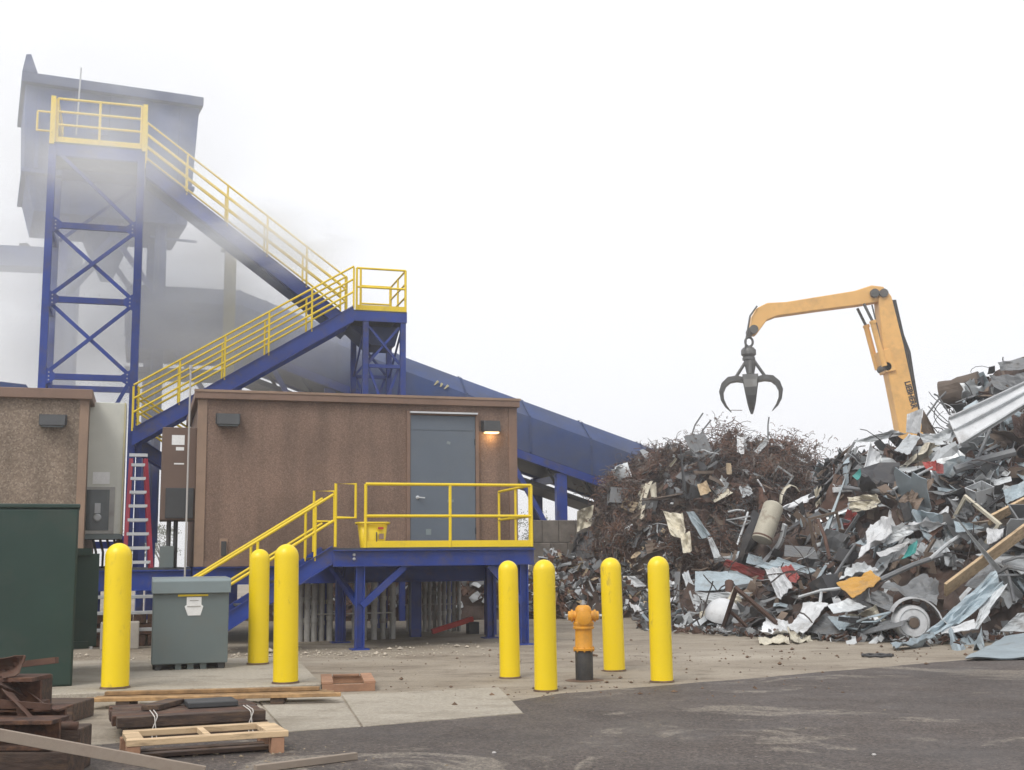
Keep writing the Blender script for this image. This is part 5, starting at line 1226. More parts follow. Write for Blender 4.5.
# ---- the sheets and bars one can pick out in the photograph (outline in the picture; depth follows the heap's slope)
TRACED = [
 ('blue-grey', 'upper half of a bent blue-grey channel between the heaps', ((686,512),(694,511),(710,535),(702,539)), .7, .04),
 ('pale grey', 'lower half of the bent channel between the heaps', ((707,537),(712,537),(721,556),(714,558)), .75, .03),
 ('pale grey', 'thin pale sheet edge just above the red beam', ((713.5,558.5),(748.5,553),(749.5,557),(714.5,562.5)), .7, .0),
 ('blue-grey', 'blue-grey sheet right of the thin edge above the red beam', ((748,553),(762,557),(764,565),(746,563)), .6, .03),
 ('blue-grey', 'large pale blue-grey tray under the red beam', ((695,571),(737,571),(766,586),(695,591)), .55, .02),
 ('pale grey', 'lower lip of the blue-grey tray', ((695,592),(752,592),(748,598),(707,604)), .5, .03),
 ('red', 'faded red channel beam lying across the blue-grey tray', ((726,559.5),(765,571),(763,580.5),(723,566)), .8, .0),
 ('white', 'white panel crossing the right end of the red beam', ((764,568),(779,567),(792,586),(779,599)), .85, .04),
 ('red', 'small dark red plate right of the white crossing panel', ((779,567),(791,564),(800,577),(792,585)), .75, .02),
 ('dark grey', 'narrow dark upright panel right of the last bollard', ((675,572),(680,571),(679,602),(674,602)), .5, .0),
 ('pale grey', 'slanting pale ribbed sheet left of the tray', ((682,573),(688,571),(703,606),(694,608)), .55, .02),
 ('white', 'white shard pointing up beside the cream tank', ((782,508),(812,493),(816,497),(790,512)), .8, .05),
 ('white', 'white shard slanting down right of the cream tank', ((787,514),(795,515),(811,532),(802,531)), .8, .04),
 ('cream', 'tall narrow cream strip right of the white shards', ((815,487),(820,488),(826,534),(821,535)), .8, .06),
 ('dark grey', 'grey grille below the white shards', ((785,545),(814,547),(818,559),(784,556)), .6, .0),
 ('blue-grey', 'thin blue-grey sheet behind the white crossing panel', ((754,567),(779,557),(817,571),(799,574)), .55, .03),
 ('orange', 'crumpled orange panel low on the right-hand heap', ((836,583),(871,571),(881,579),(852,597.5)), .8, .03),
 ('pale grey', 'pale rounded sheet behind the orange panel', ((839,579),(847,566),(864,562),(878,569)), .6, .08),
 ('white', 'broad white ribbed panel at the heap foot', ((788,627),(803,603),(828,602),(803,634)), .7, .05),
 ('white', 'crumpled white sheet left of the broad white panel', ((759,631),(767,615),(788,621),(787,632)), .6, .1),
 ('cream', 'torn cream sheet fallen below the broad white panel', ((787,628),(800,632),(814,638),(796,645)), .5, .04),
 ('cream', 'flat cream sheet on the ground at the heap foot', ((757,637),(786,635),(790,642),(760,645)), .3, .03),
 ('pale grey', 'pale grey sheet below the orange panel', ((827,605),(848,598),(867,607),(833,613)), .7, .05),
 ('blue-grey', 'blue-grey sheet under the pale grey one at the heap foot', ((827,616),(850,615),(851,623),(840,631)), .55, .05),
 ('dark grey', 'dark sheet in the shade behind the broad white panel', ((806,632),(826,612),(842,624),(846,637)), .35, .03),
 ('pale grey', 'large pale sheet capping the heap shoulder', ((854,442),(893,430),(908,434),(872,442)), .5, .05),
 ('white', 'white sheet hanging below the heap shoulder', ((870,442),(883,456),(874,470),(864,476)), .6, .06),
 ('teal', 'small teal bit at the left tip of the heap shoulder', ((852,476),(860,468),(865,475),(857,480)), .5, .02),
 ('galvanised', 'pale ribbed strip bundle in front of the boom', ((894,450),(908,434),(920,437),(909,454)), .7, .03),
 ('pale grey', 'grey panel lying level left of the white roof panel', ((919,433),(951,433),(949,443.5),(924,444)), .6, .05),
 ('white', 'pale blue-white panel standing before the boom', ((907,414),(923,408),(920,434),(906,432)), .4, .03),
 ('brown', 'dark brown shard beside the pale panel before the boom', ((923,410),(930,422),(936,434),(921,432)), .35, .03),
 ('red', 'left half of the orange-red sheet high on the right heap', ((922,462),(936,460),(938,470),(926,469)), .7, .06),
 ('red', 'right half of the orange-red sheet high on the right heap', ((936,461),(943,464),(944,473),(937,473)), .7, .04),
 ('brown', 'curved brown sheet in the middle of the right heap', ((899,500),(921,478),(934,481),(918,508)), .7, .08),
 ('cream', 'ragged cream sheet below the level white bar', ((848,497),(877,494),(875,508),(852,512)), .5, .1),
 ('white', 'tall white folded sheet above the orange panel', ((857,557),(870,524),(892,512),(891,530)), .8, .08),
 ('pale grey', 'pale grey sheet right of the tall white folded sheet', ((879,537),(902,522),(914,532),(887,545)), .7, .05),
 ('white', 'narrow white shard under the pale grey sheet', ((876,552),(912,539),(903,548),(880,557)), .85, .03),
 ('teal', 'teal sheet in the middle of the right-hand heap', ((900,560),(908,547),(917,540),(915,553)), .85, .05),
 ('white', 'crumpled white sheet left of the dark bucket', ((908,523),(929,518),(949,507),(947,522)), .8, .12),
 ('white', 'lower fold of the crumpled white sheet by the bucket', ((905,526),(930,522),(946,522),(928,532)), .7, .1),
 ('dark grey', 'big dark curved fender above the white blower', ((881,588),(927,574),(939,583),(937,603)), .6, .1),
 ('dark grey', 'dark panel between orange panel and white blower', ((862,600),(876,589),(892,596),(892,612)), .5, .05),
 ('dark grey', 'dark bucket-like sheet above the long plank', ((949,499),(975,500),(971,514),(953,517)), .8, .12),
 ('blue-grey', 'pale blue wedge under the dark bucket sheet', ((954,521),(970,523),(984,527),(956,532)), .75, .03),
 ('white', 'white block-like panel above the long plank', ((987,528),(1005,528),(1001,538),(987,545)), .7, .02),
 ('blue-grey', 'pale blue sheet at the right edge above the planks', ((1003,489),(1030,478),(1030,492),(1006,503)), .7, .05),
 ('pale grey', 'small pale slab high at the right edge', ((993,480),(1011,476),(1012,481),(995,486)), .7, .02),
 ('blue-grey', 'long blue-grey trough running up right from the blower', ((926,633),(990,574),(1006,584),(944,634)), .7, .06),
 ('pale grey', 'pale side strip of the long trough', ((972,630),(988,596),(1008,583),(979,629)), .85, .04),
 ('white', 'white sheet lying low right of the blower', ((940,630),(974,619),(976,628),(942,634)), .9, .02),
 ('blue-grey', 'low blue-grey rail curving before the blower', ((890,643),(930,632),(937,636),(896,646)), .95, .05),
 ('blue-grey', 'crushed blue-grey scrap low before the right-hand heap', ((949,637),(983,634),(984,648),(953,650)), .4, .14),
 ('pale grey', 'pale sheet leaning behind the big ground sheet', ((1000,631),(1018,613),(1030,612),(1030,632)), .6, .04),
 ('dark grey', 'dark frame-like panel under the long plank', ((964,585),(988,562),(1000,566),(978,590)), .4, .03),
 ('rusty', 'rusty sheet at the right edge below the roof panel', ((1012,415),(1030,405),(1030,440),(1015,436)), .5, .08),
 ('dark grey', 'dark layered sheet at the heap top, upper one', ((998,362),(1030,356),(1030,368),(1001,371)), .4, .06),
 ('dark grey', 'dark layered sheet at the heap top, lower one', ((990,376),(1030,370),(1030,388),(994,388)), .4, .08),
 ('cream', 'torn pale sheet hanging in the middle of the brown heap', ((663,511),(683,513),(686,540),(671,535)), .9, .12),
 ('cream', 'tan rag-like sheet right of the torn pale sheet', ((680,534),(690,531),(692,551),(683,553)), .9, .06),
 ('cream', 'crumpled cream sheet on the left flank of the brown heap', ((577,511),(594,505),(591,526),(577,532)), .8, .14),
 ('black', 'black sheet low on the left flank of the brown heap', ((577,534),(592,531),(594,557),(568,563)), .8, .12),
 ('white', 'white strip between the two rightmost bollards', ((623,576),(634,576),(647,586),(629,587)), .7, .05),
 ('white', 'white sheet on the ground behind the rightmost bollard', ((629,603),(640,602),(651,608),(640,614)), .4, .05),
 ('white', 'upright white strip near the top of the brown heap', ((737,436),(744,437),(744,454),(737,452)), .7, .05),
 ('pale grey', 'pale strip slanting at the top of the brown heap', ((754,451),(765,438),(768,442),(758,454)), .7, .04),
 ('tan', 'small orange-tan bit high on the brown heap', ((726,463),(731,463),(732,474),(727,474)), .7, .03),
 ('tan', 'tan lump in the middle of the brown heap', ((697,484),(706,480),(711,491),(700,495)), .7, .1),
 ('cream', 'small cream sheet on the left half of the brown heap', ((650,485),(656,482),(657,497),(651,497)), .7, .05),
 ('pale grey', 'pale curled scrap right of the tan lump', ((739,487),(749,484),(753,493),(742,496)), .7, .08),
 ('pale grey', 'pale lump on the upper left flank of the brown heap', ((612,470),(628,463),(632,477),(616,482)), .7, .12),
]
def covered(px, py):
    for _, _, q, _, _ in TRACED:
        xs = [a for a, b in q]; ys = [b for a, b in q]
        if min(xs)-4 < px < max(xs)+4 and min(ys)-4 < py < max(ys)+4: return True
    return abs(px-768) < 16 and abs(py-523) < 26 or abs(px-913) < 26 and abs(py-618) < 24 or abs((px-938)*0.75+(py-590)) < 18 and px > 935
pr = random.Random(99)
count = 0; tries = 0; LOOSE = []
while count < 290 and tries < 7000:
    tries += 1
    if count < 185: px, py = pr.uniform(690, 1040), pr.uniform(380, 645)
    else: px, py = pr.uniform(555, 850), pr.uniform(440, 612)
    if covered(px, py): continue
    p = pile(px, py)
    if p is None or p.z < 0.02: continue
    right = hR(p.x, p.y) >= hL(p.x, p.y)
    if count >= 185 and right: continue
    if count >= 185 and hL(p.x, p.y) < .05: continue
    n = nrm(p.x, p.y)
    color = pick(pr, WR if right else WL); shape = pick(pr, SW)
    if (py < 440 or (px > 915 and py < 520)) and shape in ('twisted strip', 'bent bar', 'old pipe', 'ribbed panel', 'buckled frame'): shape = 'crumpled sheet'
    # lie roughly along the slope, tumbled
    ly = Vector((0.8, 0.45, 0.3)); ly = (ly - n*ly.dot(n)).normalized(); ly.rotate(Matrix.Rotation(pr.gauss(0, 0.75), 3, n)); lx = ly.cross(n)
    rot = (Matrix((lx, ly, n)).transposed() @ Euler((pr.gauss(0, 0.38), pr.gauss(0, 0.38), 0)).to_matrix()).to_euler()
    s = (pr.uniform(0.7, 1.3) if shape in ('bent bar', 'old pipe', 'twisted strip') else pr.uniform(0.6, 1.5)) if right else pr.uniform(0.35, 1.0)
    if py < 440 or (px > 915 and py < 520): s = min(s, .9)
    heap = 'the mixed heap' if right else 'the brown heap'
    z = max(p.z + 0.06, 0.12)
    o = piece(shape, color, (p.x, p.y, z), rot, s, '-', 'scrap lying on ' + heap)
    LOOSE.append((o, color, shape, px, py, s))
    count += 1

# ---- uncountable fragments and tangled wire
def fragments(name, label, n, sampler, m_, size, seed):
    r = random.Random(seed); vs, fs = [], []
    for _ in range(n):
        g = sampler(r)
        if g is None: continue
        p, nn, up = g
        w, l = size*r.uniform(.25, 1.0), size*r.uniform(.6, 2.0)
        a = nn.orthogonal().normalized(); a.rotate(Matrix.Rotation(r.uniform(0, 6.3), 3, nn)); b = nn.cross(a)
        tilt = Euler((r.gauss(0, .7), r.gauss(0, .7), r.gauss(0, .7))).to_matrix(); a = tilt @ a; b = tilt @ b; c = a.cross(b)
        k1, k2 = r.uniform(-.5, .5)*w, r.uniform(-.5, .5)*w; c0 = p + nn*up; o = len(vs)
        for j, (yy, zz) in enumerate(((-.5, k1), (0, 0), (.5, k2))):
            for xx in (-.5, .5):
                vs.append(c0 + a*(xx*w*r.uniform(.7, 1.2)) + b*(yy*l) + c*(zz + r.uniform(-.08, .08)*w))
        fs += [(o, o+1, o+3, o+2), (o+2, o+3, o+5, o+4)]
    me = bpy.data.meshes.new(name); me.from_pydata([tuple(v) for v in vs], [], fs); me.materials.append(m_)
    ob = bpy.data.objects.new(name, me); COL.objects.link(ob)
    so = ob.modifiers.new('thickness', 'SOLIDIFY'); so.thickness = 0.012
    return tag(ob, label, 'scrap', kind='stuff')
CINV = CAMROT.inverted()
def topx(p):
    d = CINV @ (p - CAMP); return CX - FPX*d.x/d.z, CY + FPX*d.y/d.z
def samp_right(r):
    x, y = r.uniform(2.8, 15), r.uniform(20.8, 31)
    h = hh(x, y)
    if h < 0.03 or hR(x, y) < hL(x, y): return None
    if covered(*topx(Vector((x, y, h)))) and r.random() < .85: return None
    return Vector((x, y, h)), nrm(x, y), r.uniform(-.08, .12)
def samp_left(r):
    x, y = r.uniform(0.8, 11), r.uniform(30.5, 37.5)
    h = hh(x, y)
    if h < 0.03 or hR(x, y) > hL(x, y): return None
    return Vector((x, y, h)), nrm(x, y), r.uniform(-.08, .15)
CLUMPS = []
_r = random.Random(8)
while len(CLUMPS) < 60:
    g_ = samp_left(_r)
    if g_: CLUMPS.append((g_[0] + g_[1]*_r.uniform(.0, .4), _r.uniform(.25, .7)))
def samp_clump(r):
    c, k = r.choice(CLUMPS); d = Vector((r.gauss(0, 1), r.gauss(0, 1), r.gauss(0, 1)))
    return c + d*k*.45, d.normalized(), 0.0
def samp_toe(r):
    x = r.uniform(0.9, 10); y0 = lerp_tab(TOE, x) if x > 2.6 else 30.5
    y = y0 + r.gauss(-0.1, 0.5)
    return Vector((x, y, 0.03)), Vector((0, 0, 1)), r.uniform(0, .06)
for nm, key, n, sz, seed in (('dark_shards', 'dark grey', 1300, .26, 1), ('black_shards', 'black', 800, .28, 2), ('grey_shards', 'pale grey', 600, .22, 3), ('bluish_shards', 'blue-grey', 550, .24, 4), ('white_shards', 'white', 240, .18, 5), ('rusty_shards', 'rusty', 1200, .22, 6), ('brown_shards', 'brown', 1100, .24, 7)):
    fragments(nm, '%s shards of torn sheet packed through the right-hand heap' % key, n, samp_right, SM[key], sz, seed)
for nm, key, n, sz, seed in (('rusty_flakes', 'rusty', 2400, .12, 11), ('dark_flakes', 'dark grey', 900, .12, 12), ('brown_flakes', 'brown', 1300, .12, 13), ('pale_flakes', 'pale grey', 260, .09, 14)):
    fragments(nm, '%s flakes of shredded metal covering the brown heap' % key, n, samp_left, SM[key], sz, seed)
def samp_flank(r):
    x, y = r.uniform(0.9, 4.2), r.uniform(30.6, 33.5); h = hh(x, y)
    return (Vector((x, y, h)), nrm(x, y), r.uniform(-.02, .15)) if 0.02 < h < 2.3 else None
for nm, key, n, sz, seed in (('flank_pale', 'pale grey', 240, .16, 61), ('flank_dark', 'dark grey', 300, .2, 62), ('flank_tan', 'tan', 120, .13, 63), ('flank_galvanised', 'galvanised', 220, .15, 64)):
    fragments(nm, '%s bits strewn low on the left flank of the brown heap' % key, n, samp_flank, SM[key], sz, seed)
for nm, key, n, seed in (('pale_crumbs', 'pale grey', 260, 21), ('dark_crumbs', 'dark grey', 420, 22), ('rusty_crumbs', 'rusty', 420, 23)):
    fragments(nm, '%s crumbs of metal spilled along the foot of the heaps' % key, n, samp_toe, SM[key], .12, seed)

def wires(name, label, n, sampler, m_, r0, r1, seg, seed, curl, m_len):
    r = random.Random(seed); vs, fs = [], []; K = 9
    for _ in range(n):
        g = sampler(r)
        if g is None: continue
        p, nn, up = g
        d = (nn*r.uniform(0, 1.0) + Vector((r.gauss(0, 1), r.gauss(0, 1), r.gauss(0, .5)))).normalized()
        ax = Vector((r.gauss(0, 1), r.gauss(0, 1), r.gauss(0, 1))).normalized(); k = r.gauss(0, curl)
        rad = r.uniform(r0, r1); st = seg*r.uniform(.5, m_len); p = p + nn*up; o = len(vs)
        a = d.orthogonal().normalized()
        for i in range(K):
            a = (a - d*a.dot(d)).normalized(); b = d.cross(a)
            for t in (0, 2.0944, 4.1888): vs.append(p + (a*math.cos(t)+b*math.sin(t))*rad)
            p = p + d*st; d = (Matrix.Rotation(k, 3, ax) @ d + Vector((r.gauss(0, .15), r.gauss(0, .15), r.gauss(0, .15)-0.06))).normalized()
        for i in range(K-1):
            for j in range(3): fs.append((o+i*3+j, o+i*3+(j+1) % 3, o+(i+1)*3+(j+1) % 3, o+(i+1)*3+j))
    me = bpy.data.meshes.new(name); me.from_pydata([tuple(v) for v in vs], [], fs); me.materials.append(m_)
    ob = bpy.data.objects.new(name, me); COL.objects.link(ob)
    return tag(ob, label, 'wire', kind='stuff')
wires('rusty_wire_tangle', 'rust-brown tangle of wire and turnings over the left heap', 14000, samp_left, M['wire'], .0055, .011, .034, 31, 1.1, 1.5)
wires('dark_wire_tangle', 'dark tangle of wire and turnings over the left heap', 9000, samp_left, M['wire_dark'], .0055, .012, .04, 32, 1.0, 1.5)
wires('rusty_turning_clumps', 'fluffy clumps of rusty turnings bulging from the brown heap', 6500, samp_clump, M['wire_red'], .006, .012, .035, 41, 1.0, 1.5)
wires('grey_turning_clumps', 'fluffy grey-brown clumps of turnings bulging from the brown heap', 3000, lambda r: samp_clump(r), M['wire_grey'], .006, .012, .045, 42, .9, 1.5)
wires('wire_scrap', 'dark wires poking out of the right-hand heap', 900, samp_right, M['wire_dark'], .008, .018, .09, 33, .3, 1.8)
wires('bright_wire', 'pale wire ends poking out of both heaps', 160, lambda r: (samp_right if r.random() < .6 else samp_left)(r), SM['pale grey'], .008, .016, .09, 34, .3, 1.6)

# ---- the pieces one can pick out
def ori(*a): return tuple(R(x) for x in a)
def seat(px, py, up=0.25, back=0.0):
    p = pile(px, py)
    if p is None: p = at(px, py, 30)
    n = nrm(p.x, p.y); d = (CAMP - p).normalized()
    return p + d*up
def plane_piece(name, label, cat, corners, depth, thick, m_, bow=0.0, nseg=10, group=None):
    """a real plate through four picture points at given depths"""
    c = [at(px, py, y) for (px, py), y in zip(corners, depth)]
    cen = sum(c, Vector())/4; n = (c[1]-c[0]).cross(c[3]-c[0]).normalized()
    t_ = thing(name, label, cat, cen, 0, group)
    mb = MB(); vs = []
    for s in (0, 1):
        for j in range(nseg+1):
            for i in range(4):
                u, v = j/nseg, i/3
                p = (c[0].lerp(c[1], u)).lerp(c[3].lerp(c[2], u), v) - cen
                p += n*(bow*math.sin(math.pi*u) + bow*0.4*mnoise.noise(p*3)) + n*(thick*s)
                vs.append(p)
    def ix(s, j, i): return s*(nseg+1)*4 + j*4 + i
    fs = []
    for j in range(nseg):
        for i in range(3):
            fs.append((ix(0,j,i), ix(0,j,i+1), ix(0,j+1,i+1), ix(0,j+1,i))); fs.append((ix(1,j,i), ix(1,j+1,i), ix(1,j+1,i+1), ix(1,j,i+1)))
        for i in (0, 3): fs.append((ix(0,j,i), ix(0,j+1,i), ix(1,j+1,i), ix(1,j,i)))
    for j in (0, nseg):
        for i in range(3): fs.append((ix(0,j,i), ix(0,j,i+1), ix(1,j,i+1), ix(1,j,i)))
    mb.add(vs, fs).build(name + '_body', m_, t_)
    return t_, c, n, cen
def dpt(px, py, up=0.3):
    p = pile(px, py)
    return (p.y if p else 29.0) - up

# white tank
D = dpt(768, 535, 1.0); a, b = at(774, 505, D+.25), at(761.5, 541, D)
t_ = thing('water_tank', 'dirty cream cylindrical water tank leaning on the brown heap', 'tank', b)
ax = (a-b); L_ = ax.length; mt = ax.to_track_quat('Z', 'Y').to_matrix(); r_ = 0.225
MB().lathe([(0.02, -.03), (r_*.8, 0.0), (r_, 0.02), (r_, L_*.95), (r_*.9, L_*1.0), (r_*.6, L_*1.05), (0.01, L_*1.07)], (0,0,0), 24, mt).build('shell', SM['cream'], t_, True)
MB().lathe([(r_*1.02, L_*.06), (r_*1.03, L_*.08), (r_*1.02, L_*.1)], (0,0,0), 24, mt).build('band', SM['rusty'], t_, True)
# long white standing-seam panel near the top right
t_, c, n, cen = plane_piece('roofing_sheet', 'long white standing-seam roof panel slanting near the heap top', 'metal panel', ((948.5, 419), (1034, 379), (1034, 400), (960.5, 446)), (25.0, 25.6, 24.9, 24.5), 0.03, SM['white'], 0.04)
for v in (0.02, 0.45, 0.98):
    p0 = c[0].lerp(c[3], v)-cen; p1 = c[1].lerp(c[2], v)-cen
    MB().bar(p0 - n*0.03, p1 - n*0.03, 0.03, 0.09, n).build('seam', SM['pale grey'], t_)
# wooden planks
for (a, b, w_, lab) in (((945, 590), (1034, 523), 0.32, 'long pale wooden plank slanting down the right-hand heap'), ((990, 520), (1036, 496), 0.24, 'shorter pale plank half buried at the right edge')):
    p, q = at(a[0], a[1], dpt(a[0], a[1], .9)), at(b[0], b[1], dpt(a[0], a[1], .9)+.6)
    t_ = thing('wooden_plank', lab, 'plank', p)
    MB().bar((0,0,0), q-p, 0.05, w_, (0, -.8, 1)).build('plank_body', M['wood_new'], t_, bevel=.005)
# grey board across middle right
a, b = at(965, 527, dpt(965, 527, .4)), at(1036, 520, dpt(965, 527, .4)+.5)
t_ = thing('grey_board', 'weathered grey board lying level above the long plank', 'board', a); MB().bar((0,0,0), b-a, .04, .18, (0,-.5,1)).build('board_body', M['wood_grey'], t_, bevel=.004)
# washing-machine wheel with white flared fender
p = seat(910.5, 622, .9)
t_ = thing('blower_wheel', 'white blower housing with a round face at the foot of the heap', 'blower', p, R(-12))
ax = Matrix.Rotation(R(90), 3, 'X') @ Matrix.Rotation(R(8), 3, 'Y')
rw = 0.29
MB().lathe([(0.09, 0.2), (0.15, 0.215), (rw*.93, 0.2), (rw, 0.16), (rw, -0.16), (rw*.95, -.2), (0.05, -.2)], (0,0,0), 30, ax).build('drum', SM['white'], t_, True)
MB().lathe([(0.085, 0.19), (0.09, 0.235), (0.04, 0.24)], (0,0,0), 9, ax).build('hub', SM['brown'], t_, True)
MB().lathe([(rw*.78, 0.205), (rw*.8, 0.225), (rw*.82, 0.205)], (0,0,0), 30, ax).build('rim_ring', SM['pale grey'], t_, True)
arc = []
for k in range(12):
    t = R(150 - k*13); arc.append(Vector((math.cos(t)*(rw+.05+k*.012), 0, math.sin(t)*(rw+.05+k*.012))))
arc += [Vector((rw+.35, 0, -.1)), Vector((rw+.62, 0, -.32))]
vs = [v + Vector((0, y, 0)) for y in (-.24, .24) for v in arc] + [v*1.05 + Vector((0, y, 0)) for y in (-.24, .24) for v in arc]; n_ = len(arc)
fs = [(i, i+1, n_+i+1, n_+i) for i in range(n_-1)] + [(2*n_+i, 3*n_+i, 3*n_+i+1, 2*n_+i+1) for i in range(n_-1)] + [(i, 2*n_+i, 2*n_+i+1, i+1) for i in range(n_-1)]
MB().add(vs, fs).build('scroll_cover', SM['white'], t_, True)
# grey curved fender left of it
fm = fold_sheet(random.Random(5), 1.0, 1.5, 10, 12, 2, .05)
tr_r = random.Random(77)
def traced(color, label, quad, up, bow):
    def dep(px, py):
        p = pile(px, py); return p.y if p else None
    ds = [dep(*q) for q in quad]; ok = [d for d in ds if d is not None]
    base = (sum(ok)/len(ok)) if ok else (26.5 if quad[0][0] > 845 else 33.5)
    ds = [min(max(d if d is not None else base, base-.7), base+.7) - up - .3 + tr_r.uniform(-.12, .12) for d in ds]
    c = [at(q[0], q[1], d) for q, d in zip(quad, ds)]
    for k in c: k.z = max(k.z, .03)
    cen = sum(c, Vector())/4; n = (c[1]-c[0]).cross(c[3]-c[0]).normalized()
    nu, nv = 14, 9; size = max((c[1]-c[0]).length, (c[3]-c[0]).length); sd = tr_r.uniform(0, 99); vs = []
    for k in (0, 1):
        for j in range(nu+1):
            for i in range(nv+1):
                u, v = j/nu, i/nv
                p = (c[0].lerp(c[1], u)).lerp(c[3].lerp(c[2], u), v) - cen
                rag = 0.022*size*mnoise.noise(Vector((u*4+sd, v*4, 0)))
                p += (c[1]-c[0]).normalized()*rag*0.8 + (c[3]-c[0]).normalized()*0.022*size*mnoise.noise(Vector((u*4, v*4+sd, 3)))
                crease = abs(((u*1.7+v*0.9+sd) % 1.0) - 0.5)*2 + 0.45*abs(((u*2.3-v*2.9+sd*1.7) % 1.0) - 0.5)*2 - .2
                p += n*(bow*1.4*math.sin(math.pi*u)*math.sin(math.pi*(v*.8+.1)) + bow*size*0.7*(crease-.5) + bow*size*0.9*mnoise.noise(Vector((u*3, v*3, sd))) + (bow+.03)*size*0.5*mnoise.noise(Vector((u*8, v*7, sd))))
                vs.append(p + n*(.012*k))
    W = nv+1; T = (nu+1)*W; fs = []
    for j in range(nu):
        for i in range(nv):
            a = j*W+i; fs.append((a, a+1, a+W+1, a+W)); fs.append((T+a, T+a+W, T+a+W+1, T+a+1))
    rim = [i for i in range(nv)] + [j*W+nv for j in range(nu)] + [nu*W+i for i in range(nv, 0, -1)] + [j*W for j in range(nu, 0, -1)]
    for a, b in zip(rim, rim[1:]+rim[:1]): fs.append((a, b, T+b, T+a))
    o = MB().add(vs, fs).build('bent_sheet_metal', SM[color]); o.location = cen
    return tag(o, label, 'metal sheet')
for color, label, quad, up, bow in TRACED: traced(color, label, quad, up, bow)
for (px, py, shp, colr, scl, rot, up, lab, sd) in (
    (962, 391, 'dented drum', 'brown', 1.25, (78, 30, 50), .5, 'crushed brown drum at the top of the right-hand heap', 30),
    (866, 622, 'buckled frame', 'blue-grey', .75, (70, 0, 20), .9, 'blue-grey metal frame left of the white blower', 35),
    (1008, 575, 'buckled frame', 'dark grey', 1.1, (80, 0, 10), .7, 'dark metal frame standing at the right edge', 36),
    (745, 520, 'buckled frame', 'pale grey', .8, (80, 10, 30), .8, 'pale bent frame left of the cream tank', 37)):
    rs = random.Random(sd); p = seat(px, py, up)
    piece(shp, colr, (p.x, p.y, max(p.z, .1)), ori(*rot), scl, lab, None, rs.choice(SH[shp]))
# curled white strip above the tank, white dome at the foot, thin bars
p = [seat(a, b, .8) for a, b in ((780, 504), (781, 496), (785, 489), (790, 485.5), (795, 487), (799, 492))]
t_ = thing('curled_metal_ribbon', 'curled white strip arching above the cream tank', 'metal strip', p[0])
vs = []; 
for k in p: vs += [k-p[0]+Vector((0,-.14,0)), k-p[0]+Vector((0,.14,.05))]
o = MB().add(vs, [(2*i, 2*i+1, 2*i+3, 2*i+2) for i in range(5)]).build('ribbon_body', SM['cream'], t_, True); so = o.modifiers.new('thick', 'SOLIDIFY'); so.thickness = .02
p = seat(723, 611, .6); t_ = thing('white_dome', 'white dome-shaped cover at the foot of the heap', 'cover', p)
MB().lathe([(.36*math.cos(a*.157), .34*math.sin(a*.157)-.1) for a in range(10)], (0,0,0), 20, Matrix.Rotation(R(25), 3, 'X')).build('dome_shell', SM['white'], t_, True)
for a, b, r_, colr, lab in (((799, 597), (843, 588), .03, 'pale grey', 'thin pale rod lying level left of the orange panel'), ((820, 587), (820, 604), .03, 'pale grey', 'thin short pale rod standing left of the orange panel'),
    ((893, 490), (938, 465), .03, 'pale grey', 'thin pale rod slanting below the orange-red sheet'), ((930, 559), (959, 536), .035, 'pale grey', 'pale rod slanting right of the teal sheet'),
    ((880, 580), (942, 555), .05, 'dark grey', 'dark pipe slanting below the teal sheet'), ((1003, 562), (1014, 602), .03, 'dark grey', 'dark rod standing at the right edge under the plank'),
    ((1003, 562), (1030, 557), .03, 'dark grey', 'dark rod lying level at the right edge under the plank'), ((975, 465), (990, 430), .04, 'dark grey', 'dark pipe leaning below the white roof panel'),
    ((955, 470), (1015, 452), .09, 'dark grey', 'thick dark pipe lying under the white roof panel'), ((818, 520), (830, 560), .04, 'rusty', 'rusty bar standing right of the tall cream strip'),
    ((835, 575), (855, 545), .03, 'dark grey', 'dark rod slanting left of the tall white sheet'), ((748, 512), (736, 548), .03, 'pale grey', 'left thin pale leg of scrap beside the tank'), ((728, 512), (745, 511), .03, 'pale grey', 'pale rod lying level beside the tank top')):
    p, q = seat(*a, .8), seat(*b, .8); t_ = thing('metal_rod', lab, 'rod', p)
    MB().tube([(0,0,0), (q-p)*.5 + Vector((.03,.02,.04)), q-p], r_, 7).build('rod_body', SM[colr], t_, True)
a, b = at(833, 490, dpt(840, 495, .5)), at(868, 488, dpt(840, 495, .5))
t_ = thing('white_pole', 'short white flat bar lying level left of the heap shoulder', 'metal bar', a); MB().bar((0,0,0), b-a, .1, .12).build('bar_body', SM['white'], t_, bevel=.01)
a, b = seat(840, 487, .6), seat(893, 493, .7)
t_ = thing('dark_pole', 'long dark pole sticking out left below the heap shoulder', 'pole', a); MB().tube([(0,0,0), b-a], .05, 8).build('pole_body', SM['dark grey'], t_, True)
for (px, py, r_) in ((878, 657, .17), (842, 641, .2)):
    p = gnd(px, py); t_ = thing('rubber_ring', 'black rubber ring on the ground %s' % ('nearest the asphalt' if py > 650 else 'at the heap foot'), 'ring', p)
    MB().tube([(r_*math.cos(t*.3927)*1.3, r_*math.sin(t*.3927), .02+.01*(t % 2)) for t in range(15)], .02, 6).build('hose', SM['black'], t_, True)
